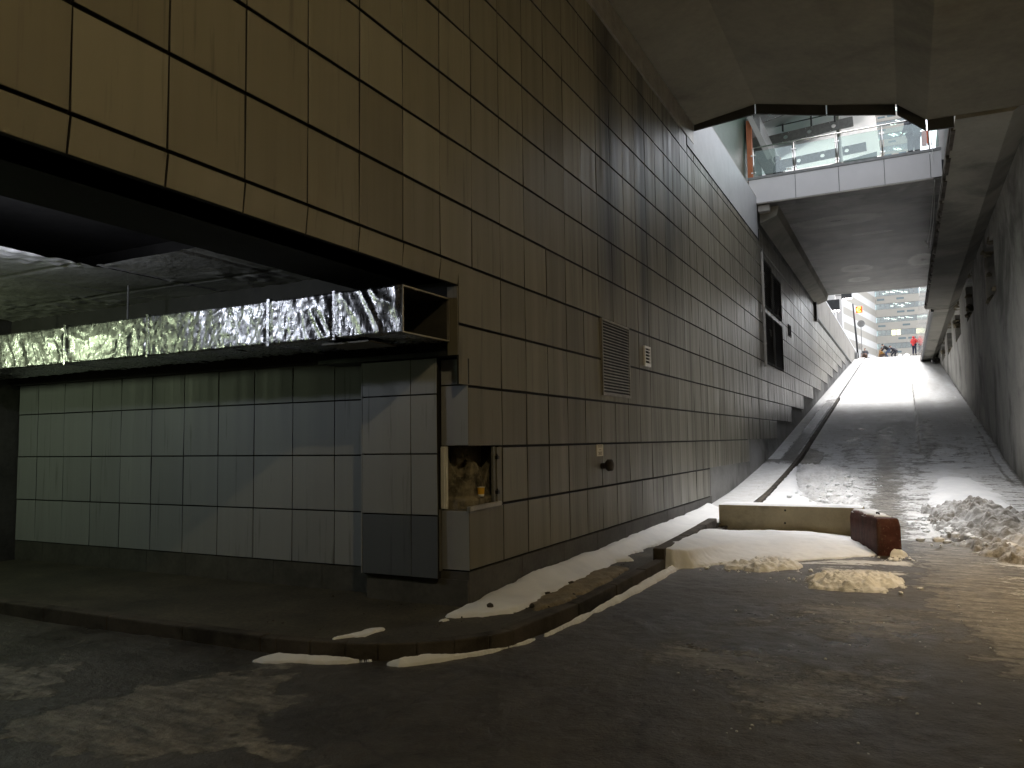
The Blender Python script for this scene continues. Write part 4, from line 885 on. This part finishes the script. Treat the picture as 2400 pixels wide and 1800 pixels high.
# ------------------------------------------------------------------ blocks
cb_ = thing('concrete_block', 'long weathered beige concrete block lying across the ramp foot', 'concrete block', (-1.9, 14.5, 0))
mb = MB(); mb.box(-3.10, -.70, 14.3, 14.72, -.05, .51); mb.build('body', M['block'], cb_, bevel=.014)
xs_ = np.arange(-3.09, -.7, .025); ys_ = np.arange(14.31, 14.73, .025); X, Y = np.meshgrid(xs_, ys_)
e = np.minimum(np.minimum(X + 3.09, -.72 - X), np.minimum(Y - 14.31, 14.70 - Y)); grid_mesh('snow_cap', X, Y, .508 + .03 * sstep(0, .06, e) + .008 * fbm(X * 6, Y * 6, 4), {'paint': np.stack([X * 0 + .05, X * 0 + .1, X * 0], -1)}, M['snow'], cb_)
for xx, zz_ in ((-1.95, .44), (-1.96, .22)): mb = MB(); mb.tube([(xx, 14.297, zz_), (xx, 14.31, zz_)], .018, 10); mb.build('bolt_hole', M['black'], cb_)
rb = thing('red_block', 'chipped dark red painted barrier block standing end on', 'barrier block', (-.4, 12.9, 0)); rb.rotation_euler = (0, 0, 0)
dv = Vector((-.295, .955, 0)).normalized(); Mx = Matrix.Translation((-.285, 12.47, 0)) @ Matrix(((-dv.y * -1, dv.x, 0, 0), (-dv.x, dv.y, 0, 0), (0, 0, 1, 0), (0, 0, 0, 1)))
ang = math.atan2(-dv.x, dv.y); Mx = Matrix.Translation((-.285, 12.40, 0)) @ Matrix.Rotation(ang, 4, 'Z')
mb = MB(); P = [(-.165, 0), (.165, 0), (.165, 1.5), (-.165, 1.5)]; i = len(mb.v)
for z, sx in ((-.03, 1.0), (.42, 1.0), (.535, .88)): mb.v += [tuple(Mx @ Vector((x * sx, y + (0 if sx == 1 else (.03 if y == 0 else -.03)), z))) for x, y in P]
for f in ((3, 2, 1, 0), (8, 9, 10, 11)): mb.f.append(f); mb.mi.append(0); mb.t.append(.5)
for l in (0, 4):
    for k in range(4): mb.f.append((l + k, l + (k + 1) % 4, l + 4 + (k + 1) % 4, l + 4 + k)); mb.mi.append(0); mb.t.append(.5)
mb.build('body', M['redblock'], rb, bevel=.03)
mb = MB(); mb.box(-.12, .12, 1.49, 1.6, 0, .42, M=Mx); mb.build('tenon', M['redblock'], rb, bevel=.02)
mb = MB(); mb.tube([Mx @ Vector((.0, .42, .53)), Mx @ Vector((.0, .45, .57)), Mx @ Vector((.0, .56, .57)), Mx @ Vector((.0, .59, .53))], .012, 8); mb.build('lifting_loop', M['darkmetal'], rb)
snow_body('snow_patch', 'snow dusting lying on top of the red block', [tuple((Mx @ Vector(p))[:2]) for p in ((-.11, .3, 0), (.1, .15, 0), (.12, 1.3, 0), (-.11, 1.4, 0))], .012, .05, .02, lambda X, Y: np.full_like(X, .533), 33, edge=.05)
snow_body('snow_patch', 'snow clod stuck to the near foot of the red block', [(-.30, 12.30), (-.10, 12.32), (-.06, 12.45), (-.28, 12.42)], .09, .08, .012, None, 34, edge=.03, lump=.04, ls=9)

# ------------------------------------------------------------------ street level beyond the ramp
sp = thing('street_parapet', 'pale concrete parapet along the wall top in daylight', 'parapet', (WX, 60, 8), kind='thing')
mb = MB(); mb.box(WX - .4, WX + .015, 41.5, 77.5, 7.9, 9.5); mb.build('wall', M['parapet'], sp)
mb = MB(); mb.box(WX - .42, WX + .06, 41.5, 77.6, 7.78, 7.895); mb.build('lower_lip', M['greymetal'], sp)
mb = MB(); mb.box(WX - .38, WX + .03, 41.5, 77.5, 9.502, 9.58); mb.build('coping', M['snow'], sp)
mb = MB(); mb.box(WX - .02, WX + .12, 41.0, 41.48, 7.5, 8.75); mb.build('end_bracket', M['darkmetal'], sp)
mb = MB(); mb.box(WX - .35, WX + .25, 75.2, 76.4, 7.6, 9.2); tag(mb.build('gate_post', M['basewall'], bevel=.03), 'grey stub pillar at the end of the parapet', 'pillar')

# white building on the left with pilasters, lamps
wb = thing('white_building', 'bright white building with pilasters behind the street parapet', 'building', (-9, 70, 9), kind='thing')
mb = MB(); mb.box(-16, -5.6, 46, 92, 9, 24); mb.build('wall', M['white_building'], wb)
for y in (56, 64, 73, 82): mb = MB(); mb.box(-5.598, -5.1, y, y + 1.5, 9, 24); mb.build('pilaster', M['white_building'], wb)
for y in (59, 67.5, 76.5):
    mb = MB(); mb.box(-5.61, -5.57, y, y + 3, 10.4, 14.5); f = mb.build('window_frame', M['greymetal'], wb); mb = MB(); mb.box(-5.571, -5.56, y + .15, y + 2.85, 10.55, 14.35); g = mb.build('pane', M['winglass'], f)
def floodlight(name, lab, x, y, z, s=1.0):
    o = thing(name, lab, 'floodlight', (x, y, z), 'black box lamps on the white building')
    mb = MB(); mb.box(x - .5 * s, x + .45 * s, y - .35 * s, y + .35 * s, z, z + .75 * s); mb.build('housing', M['darkmetal'], o, bevel=.03)
    mb = MB(); mb.tube([(x - .45 * s, y, z + .4 * s), (x - 1.3 * s, y, z + .4 * s)], .06, 8); mb.build('arm', M['greymetal'], o)
    for k in range(4): mb = MB(); mb.tube([(x - .3 * s + k * .22 * s, y - .2, z - .09), (x - .3 * s + k * .22 * s, y - .2, z)], .055, 8); mb.build('bulb', M['bulb'], o)
    return o
floodlight('box_lamp', 'black box lamp with bulbs hanging above the parapet', -4.45, 62, 11.1, 1.05)
floodlight('box_lamp', 'farther black box lamp under the bridge edge', -4.15, 74, 13.9, .9)
lp = thing('lamp_post', 'dark slanting post carrying the red euro sign', 'post', (-3.65, 77.2, 8.9))
mb = MB(); mb.tube([(-3.62, 77.2, 8.7), (-3.72, 77.2, 11.2), (-3.86, 77.2, 13.9)], [.09, .08, .06], 10); mb.build('pole', M['darkmetal'], lp, True)
es = thing('euro_sign', 'glowing red box sign with a yellow euro symbol', 'sign', (-3.35, 77, 13.0))
mb = MB(); mb.box(-3.62, -3.08, 76.95, 77.15, 13.0, 13.56); mb.build('box', M['signred'], es)
mb = MB(); c = Vector((-3.33, 76.93, 13.28)); arc = [c + Vector((.17 * math.cos(a), 0, .19 * math.sin(a))) for a in np.linspace(R(50), R(310), 14)]
mb.tube(arc, .035, 6)
for dz in (-.045, .045): mb.tube([c + Vector((-.22, 0, dz)), c + Vector((.05, 0, dz))], .022, 6)
mb.build('euro_symbol', M['signyellow'], es)
rs_ = thing('road_sign', 'grey back of a round road sign on a thin pole', 'road sign', (-3.28, 77, 8.9))
mb = MB(); mb.tube([(-3.30, 77, 8.8), (-3.24, 77, 12.25)], .03, 8); mb.build('pole', M['greymetal'], rs_)
mb = MB(); mb.tube([(-3.24, 77.04, 11.98), (-3.24, 77.06, 11.98)], .32, 24); mb.build('disc', M['greymetal'], rs_)
rs2 = thing('road_sign', 'smaller round sign far behind the dark post', 'road sign', (-4.1, 92, 9))
mb = MB(); mb.tube([(-4.1, 92, 9), (-4.1, 92, 11.6)], .03, 8); mb.build('pole', M['greymetal'], rs2); mb = MB(); mb.tube([(-4.1, 92.0, 11.5), (-4.1, 92.03, 11.5)], .3, 20); mb.build('disc', M['parapet'], rs2)
mb = MB()
for x in (-3.42, -3.34, -3.26, -3.18): mb.box(x - .025, x + .025, 79.2, 79.24, 8.8, 9.5)
for z in (9.1, 9.42): mb.box(-3.46, -3.14, 79.2, 79.24, z, z + .05)
tag(mb.build('barrier', M['orange_mesh']), 'small orange barrier beside the sitting person', 'barrier')
mb = MB(); mb.box(-2.6, 1.0, 84, 84.12, 8.9, 9.25); tag(mb.build('barrier', M['redfab']), 'low red barrier on the snow behind the people', 'barrier')
for q, (x, y, r, lab) in enumerate(((-2.55, 79.5, .3, 'pale snow clump right of the sitting person'), (-.2, 79.0, .28, 'snow clump beside the black coat'), (.35, 79.2, .35, 'snow clump left of the red coat'))):
    mb = MB(); chunk(mb, (x, y, 8.92), r); o = mb.build('snow_clump', M['snow'], smooth=True); tag(o, lab, 'snow clump')

# office tower across the square
BY, K = 225.0, 225 / 170
tb = thing('office_tower', 'pale office tower with window bands across the square', 'building', (0, BY, 9), kind='thing')
FH = 2.66 * K; x0b, x1b = -4.40 * K, 3.47 * K
z_ = 9.0; zb0 = (21.558 - 1.72) * K + 1.72 ; wh = 1.17 * K
base0 = zb0 - 3 * FH
mb = MB(); zc = 8.5
rows = []
k = 0
while base0 + k * FH < 100:
    zb = base0 + k * FH
    if zb > 9.3: rows.append(zb)
    k += 1
prev = 8.5
for zb in rows: mb.box(x0b, x1b, BY, BY + .6, prev, zb); prev = zb + wh
mb.box(x0b, x1b, BY, BY + .6, prev, 102); mb.box(x0b, x1b, BY + 7, BY + 30, 8.5, 102); mb.build('stone_band', M['tower_band'], tb)
mb = MB()
for zb in rows: mb.box(x0b + .1, x1b - .1, BY + .05, BY + 7, zb + wh + .005, zb + wh + .12); mb.box(x0b + .1, x1b - .1, BY + .05, BY + 7, zb - .2, zb - .03); mb.box(x0b + .1, x1b - .1, BY + 6.5, BY + 6.9, zb, zb + wh)
mb.build('room', M['tower_band'], tb)
nw = 9
for q, zb in enumerate(rows):
    f = None
    mb = MB(); pw = (x1b - x0b) / nw
    for j in range(nw + 1): xx = x0b + j * pw; mb.box(xx - .05, xx + .05, BY + .08, BY + .2, zb, zb + wh)
    mb.box(x0b, x1b, BY + .07, BY + .21, zb, zb + .06); mb.box(x0b, x1b, BY + .07, BY + .21, zb + wh - .06, zb + wh)
    f = mb.build('window', M['greymetal'], tb)
    mb = MB(); mb.quad((x0b, BY + .15, zb), (x1b, BY + .15, zb), (x1b, BY + .15, zb + wh), (x0b, BY + .15, zb + wh)); mb.build('pane', M['towerglass'], f, fix=False)
    if q in (1, 3, 0):   # some rooms lit
        mb = MB(); js = {0: (4, 5, 6), 1: (0,), 3: (3, 4)}[q]
        for j in js: mb.box(x0b + j * pw + .1, x0b + (j + 1) * pw - .1, BY + .4, BY + .45, zb + .05, zb + wh - .05)
        mb.build('lit_blind', M['lit'], f)
    if q >= 4:
        mb = MB()
        for j in range(8):
            xx = x0b + (1.6 + j * .8) * (x1b - x0b) / 9.5; yy = BY + rnd.choice((.8, 2.5, 4.5)); L = rnd.choice((.8, 1.4))
            if rnd.random() < .75: mb.quad((xx, yy, zb + wh - .06), (xx + .12, yy, zb + wh - .06), (xx + .12 + L * .9, yy + L * 1.5, zb + wh - .06), (xx + L * .9, yy + L * 1.5, zb + wh - .06))
        mb.build('ceiling_light', M['tube'], f, fix=False)
mb = MB()
for q, zb in enumerate(rows):
    for j in rnd.sample(range(7), 2): xx = x0b + (j + .4) * pw; mb = MB(); mb.box(xx, xx + 1.7 * pw * .9, BY - .03, BY - .002, zb + wh + .55 * (FH - wh) - .25, zb + wh + .55 * (FH - wh) + .25); mb.build('vent_panel', M['winglass'], tb)
mb = MB(); mb.quad((x1b, BY, 8.5), (x1b + 2.2, BY + 25, 8.5), (x1b + 2.2, BY + 25, 102), (x1b, BY, 102)); mb.build('side_wall', M['white_building'], tb, fix=False)
# banded side wing angled toward the viewer
mb = MB(); zq = 8.5; tgl = 0
wa = Vector((x0b, BY, 0)); wc = Vector((-13.5, 178, 0))
while zq < 100:
    dz = FH * .5
    mb.quad((wa.x, wa.y, zq), (wc.x, wc.y, zq), (wc.x, wc.y, zq + dz), (wa.x, wa.y, zq + dz), mi=tgl); zq += dz; tgl = 1 - tgl
mb.build('wing_wall', [M['tower_band'], M['white_building']], tb, fix=False)

# ------------------------------------------------------------------ people
def skin(name, J, chains, mat, parent, sub=1):
    """J: joint -> ((x,y,z), radius); chains: lists of joint names"""
    names = []; idx = {}; V = []; Rr = []; E_ = []
    for ch in chains:
        for a in ch:
            if a not in idx: idx[a] = len(V); V.append(J[a][0]); Rr.append(J[a][1])
        for a, b in zip(ch, ch[1:]): E_.append((idx[a], idx[b]))
    me = bpy.data.meshes.new(name); me.from_pydata([tuple(v) for v in V], E_, [])
    o = link(name, me, None, parent)
    md = o.modifiers.new('skin', 'SKIN'); md.use_smooth_shade = True
    for k, d in enumerate(me.skin_vertices[0].data): d.radius = (Rr[k], Rr[k]); d.use_root = (k == 0)
    s = o.modifiers.new('sub', 'SUBSURF'); s.levels = sub; s.render_levels = sub
    me.materials.append(mat); return o
def person(label, loc, rz, pose, mats, hat=None, group=None):
    o = thing('person', label, 'person', (0, 0, 0), group)
    coat, trou, shoe, hairm = mats
    p = {k: Vector(v) for k, v in pose.items()}
    def J(k, r): return (p[k], r)
    # body (bare): head, neck, hands
    body = {'pelvis': J('pelvis', .11), 'chest': J('chest', .12), 'neck': J('neck', .05), 'head0': (p['head'] - (p['head'] - p['neck']).normalized() * .06, .075), 'head': J('head', .098), 'head1': (p['head'] + (p['head'] - p['neck']).normalized() * .085, .07)}
    fwd = p.get('look', Vector((0, 1, 0))).normalized()
    body['nose'] = (p['head'] + fwd * .115 + Vector((0, 0, -.01)), .016); body['nose0'] = (p['head'] + fwd * .07, .05)
    ch = [['pelvis', 'chest', 'neck', 'head0', 'head', 'head1'], ['head', 'nose0', 'nose']]
    for s in 'LR':
        body['sh' + s] = J('sh' + s, .055); body['el' + s] = J('el' + s, .042); body['wr' + s] = J('wr' + s, .03)
        d = (p['wr' + s] - p['el' + s]).normalized(); sd = d.orthogonal().normalized(); body['pa' + s] = (p['wr' + s] + d * .06, .038)
        ch.append(['chest', 'sh' + s, 'el' + s, 'wr' + s, 'pa' + s])
        for k, (off, L) in enumerate(((-.03, .07), (-.01, .085), (.011, .08), (.03, .06))):
            body['f%s%d' % (s, k)] = (p['wr' + s] + d * .10 + sd * off, .010); body['g%s%d' % (s, k)] = (p['wr' + s] + d * (.10 + L) + sd * off * 1.15 + fwd * .02, .008); ch.append(['pa' + s, 'f%s%d' % (s, k), 'g%s%d' % (s, k)])
        body['t' + s] = (p['wr' + s] + d * .07 + sd * .055, .011); ch.append(['pa' + s, 't' + s])
        body['hi' + s] = J('hi' + s, .085); body['kn' + s] = J('kn' + s, .058); body['an' + s] = J('an' + s, .042); ch.append(['pelvis', 'hi' + s, 'kn' + s, 'an' + s])
    b = skin('body', body, ch, M['skin'], o)
    cj = {'pelvis': J('pelvis', .185), 'hem': (p['pelvis'] + (p['pelvis'] - p['chest']).normalized() * .16, .20), 'waist': ((p['pelvis'] + p['chest']) / 2, .18), 'chest': J('chest', .185), 'neck': (p['neck'] - Vector((0, 0, .03)), .085)}
    cc = [['hem', 'pelvis', 'waist', 'chest', 'neck']]
    for s in 'LR': cj['sh' + s] = J('sh' + s, .095); cj['el' + s] = J('el' + s, .075); cj['wr' + s] = J('wr' + s, .055); cc.append(['chest', 'sh' + s, 'el' + s, 'wr' + s])
    skin('coat', cj, cc, coat, o)
    tj = {'pelvis': J('pelvis', .14)}; tc = []
    for s in 'LR': tj['hi' + s] = J('hi' + s, .11); tj['kn' + s] = J('kn' + s, .085); tj['an' + s] = J('an' + s, .065); tc.append(['pelvis', 'hi' + s, 'kn' + s, 'an' + s])
    skin('trousers', tj, tc, trou, o)
    for s in 'LR':
        f = p.get('toe' + s, p['an' + s] + Vector((0, .16, -.05))); skin('shoe', {'a': (p['an' + s] - Vector((0, 0, .03)), .06), 'm': ((p['an' + s] * .5 + f * .5) - Vector((0, 0, .02)), .05), 't': (f, .042)}, [['a', 'm', 't']], shoe, o)
    up = (p['head'] - p['neck']).normalized()
    if hat == 'hood': skin('hood', {'a': (p['neck'] - fwd * .05, .12), 'b': (p['head'] - fwd * .04, .135), 'c': (p['head'] + up * .09 - fwd * .03, .09)}, [['a', 'b', 'c']], coat, o)
    else: skin('hair', {'a': (p['head'] - fwd * .055 - up * .03, .085), 'b': (p['head'] + up * .05 - fwd * .02, .096), 'c': (p['head'] + up * .09, .06)}, [['a', 'b', 'c']], hairm, o)
    o.location = loc; o.rotation_euler = (0, 0, rz)
    for c in o.children: c.matrix_parent_inverse = Matrix.Identity(4)
    return o
STAND = dict(pelvis=(0, 0, .95), chest=(0, .0, 1.32), neck=(0, .0, 1.5), head=(0, .02, 1.63), shL=(-.19, 0, 1.42), elL=(-.27, -.02, 1.14), wrL=(-.2, .2, 1.08), shR=(.19, 0, 1.42), elR=(.28, .02, 1.15), wrR=(.2, .24, 1.18),
             hiL=(-.1, 0, .9), knL=(-.11, .03, .5), anL=(-.12, 0, .1), hiR=(.1, 0, .9), knR=(.12, .03, .5), anR=(.14, -.02, .1))
BEND = dict(pelvis=(0, -.12, .82), chest=(0, .16, 1.08), neck=(0, .30, 1.2), head=(0, .40, 1.29), look=(0, .8, -.5), shL=(-.19, .2, 1.12), elL=(-.22, .38, .88), wrL=(-.12, .55, .72), shR=(.19, .2, 1.12), elR=(.24, .34, .86), wrR=(.14, .5, .66),
            hiL=(-.11, -.1, .78), knL=(-.2, .2, .46), anL=(-.24, -.02, .1), hiR=(.11, -.1, .78), knR=(.24, .12, .44), anR=(.32, -.1, .1))
SIT = dict(pelvis=(0, -.05, .32), chest=(0, 0, .66), neck=(0, .05, .84), head=(0, .09, .97), shL=(-.19, 0, .76), elL=(-.28, .1, .5), wrL=(-.12, .3, .48), shR=(.19, 0, .76), elR=(.28, .1, .5), wrR=(.1, .32, .5),
           hiL=(-.11, 0, .28), knL=(-.2, .4, .42), anL=(-.16, .46, .1), hiR=(.11, 0, .28), knR=(.2, .4, .42), anR=(.17, .46, .1))
person('person in a red hooded coat and navy trousers standing on the ramp top', (.97, 77.6, 8.86), R(-35), STAND, (M['c_red'], M['c_navy'], M['boot'], M['hair']), 'hood')
person('person in a black coat and jeans bending forward', (-1.22, 79.0, 8.82), R(100), BEND, (M['c_black'], M['c_jeans'], M['boot'], M['hair']))
person('person in a bulky charcoal coat stooping right of the jeans', (-.64, 79.4, 8.70), R(60), BEND, (M['c_char'], M['c_char'], M['boot'], M['hair']))
person('person in a mustard coat sitting with dark hair', (-1.76, 79.2, 8.85), R(-100), SIT, (M['c_must'], M['c_brown'], M['boot'], M['hair']))
person('person in a dark patterned jacket sitting by the orange barrier', (-3.10, 79.0, 8.85), R(175), SIT, (M['c_grey'], M['c_brown'], M['boot'], M['hair']))
person('person in a black hood behind the footbridge railing', (-3.55, 27.5, 9.72), R(-70), STAND, (M['c_black'], M['c_black'], M['boot'], M['hair']), 'hood')
person('person in a grey coat leaning at the right end of the footbridge railing', (.60, 25.5, 9.72), R(40), STAND, (M['c_grey'], M['c_char'], M['boot'], M['hair']))
mb = MB(); mb.box(.80, 1.0, 25.5, 25.62, 10.3, 10.75); tag(mb.build('bag', M['orange_mesh'], bevel=.04), 'orange bag beside the grey coat on the footbridge', 'bag')

# ------------------------------------------------------------------ light
w = bpy.data.worlds.new('World'); sc.world = w; w.use_nodes = True
nt = w.node_tree; nt.nodes.clear()
sky = nt.nodes.new('ShaderNodeTexSky'); sky.sky_type = 'NISHITA'; sky.sun_disc = False
SUN_EL, SUN_AZ = R(69), R(-8)
sky.sun_elevation = SUN_EL; sky.sun_rotation = SUN_AZ; sky.dust_density = 4.0; sky.air_density = 1.0; sky.ozone_density = 1.0
hs = nt.nodes.new('ShaderNodeHueSaturation'); hs.inputs['Saturation'].default_value = .35; nt.links.new(sky.outputs[0], hs.inputs['Color'])
bg = nt.nodes.new('ShaderNodeBackground'); bg.inputs['Strength'].default_value = .10; nt.links.new(hs.outputs[0], bg.inputs[0])
wo = nt.nodes.new('ShaderNodeOutputWorld'); nt.links.new(bg.outputs[0], wo.inputs[0])
def lamp(name, typ, loc, energy, color, size=.1, rot=None, **kw):
    L = bpy.data.lights.new(name, typ); L.energy = energy; L.color = color
    if typ in ('POINT', 'SPOT'): L.shadow_soft_size = size
    if typ == 'SUN': L.angle = size
    for k, v in kw.items(): setattr(L, k, v)
    o = bpy.data.objects.new(name, L); col.objects.link(o); o.location = loc
    if rot is not None: o.rotation_euler = rot
    return o
# direction to the sun: blender sky rotation 0 = +Y, clockwise seen from above
sd_ = Vector((math.sin(SUN_AZ) * math.cos(SUN_EL), math.cos(SUN_AZ) * math.cos(SUN_EL), math.sin(SUN_EL)))
lamp('sun', 'SUN', (0, 0, 60), .5, (1, .99, .97), R(40), sd_.to_track_quat('Z', 'Y').to_euler())
lamp('warm_passage_lamp', 'POINT', (2.0, .6, 7.0), 61, (1, .79, .43), .06)
lamp('warm_side_lamp', 'SPOT', (2.2, 10.6, 4.6), 120, (1, .73, .42), .08, (0, R(6), 0), spot_size=R(95), spot_blend=.9)
lamp('warm_wall_fill', 'POINT', (2.25, 9.0, 4.8), 11, (1, .78, .44), .08)  # fill light added to brighten the tiled wall as side lamp spill
lamp('cool_tube_lamp', 'POINT', (-6.95, 3.78, 3.42), 7.5, (.82, .87, 1.0), .08)
lamp('greenish_tube_lamp', 'POINT', (-11.0, 3.6, 2.9), 9, (.83, 1.0, .62), .12)

# ------------------------------------------------------------------ camera
cam = bpy.data.cameras.new('camera'); co = bpy.data.objects.new('camera', cam); col.objects.link(co); sc.camera = co
cam.sensor_width = 36; cam.sensor_fit = 'HORIZONTAL'; cam.lens = 1808.547 / 2400 * 36; cam.clip_start = .05; cam.clip_end = 3000
yaw, pitch, roll = .470693, .0734194, -.0137033
f = Vector((-math.sin(yaw) * math.cos(pitch), math.cos(yaw) * math.cos(pitch), math.sin(pitch))); r = Vector((math.cos(yaw), math.sin(yaw), 0)); u = r.cross(f)
r2 = r * math.cos(roll) + u * math.sin(roll); u2 = -r * math.sin(roll) + u * math.cos(roll)
m = Matrix((r2, u2, -f)).transposed().to_4x4(); m.translation = (0, 0, 1.72); co.matrix_world = m

vs = sc.view_settings; sc.display_settings.display_device = 'sRGB'; vs.view_transform = 'Standard'; vs.look = 'None'; vs.exposure = 2.7; vs.gamma = 1.0; vs.use_curve_mapping = False
cy = sc.cycles; cy.use_denoising = True; cy.max_bounces = 10; cy.diffuse_bounces = 6; cy.glossy_bounces = 4; cy.transparent_max_bounces = 12; cy.caustics_reflective = False; cy.caustics_refractive = False; cy.sample_clamp_indirect = 4.0
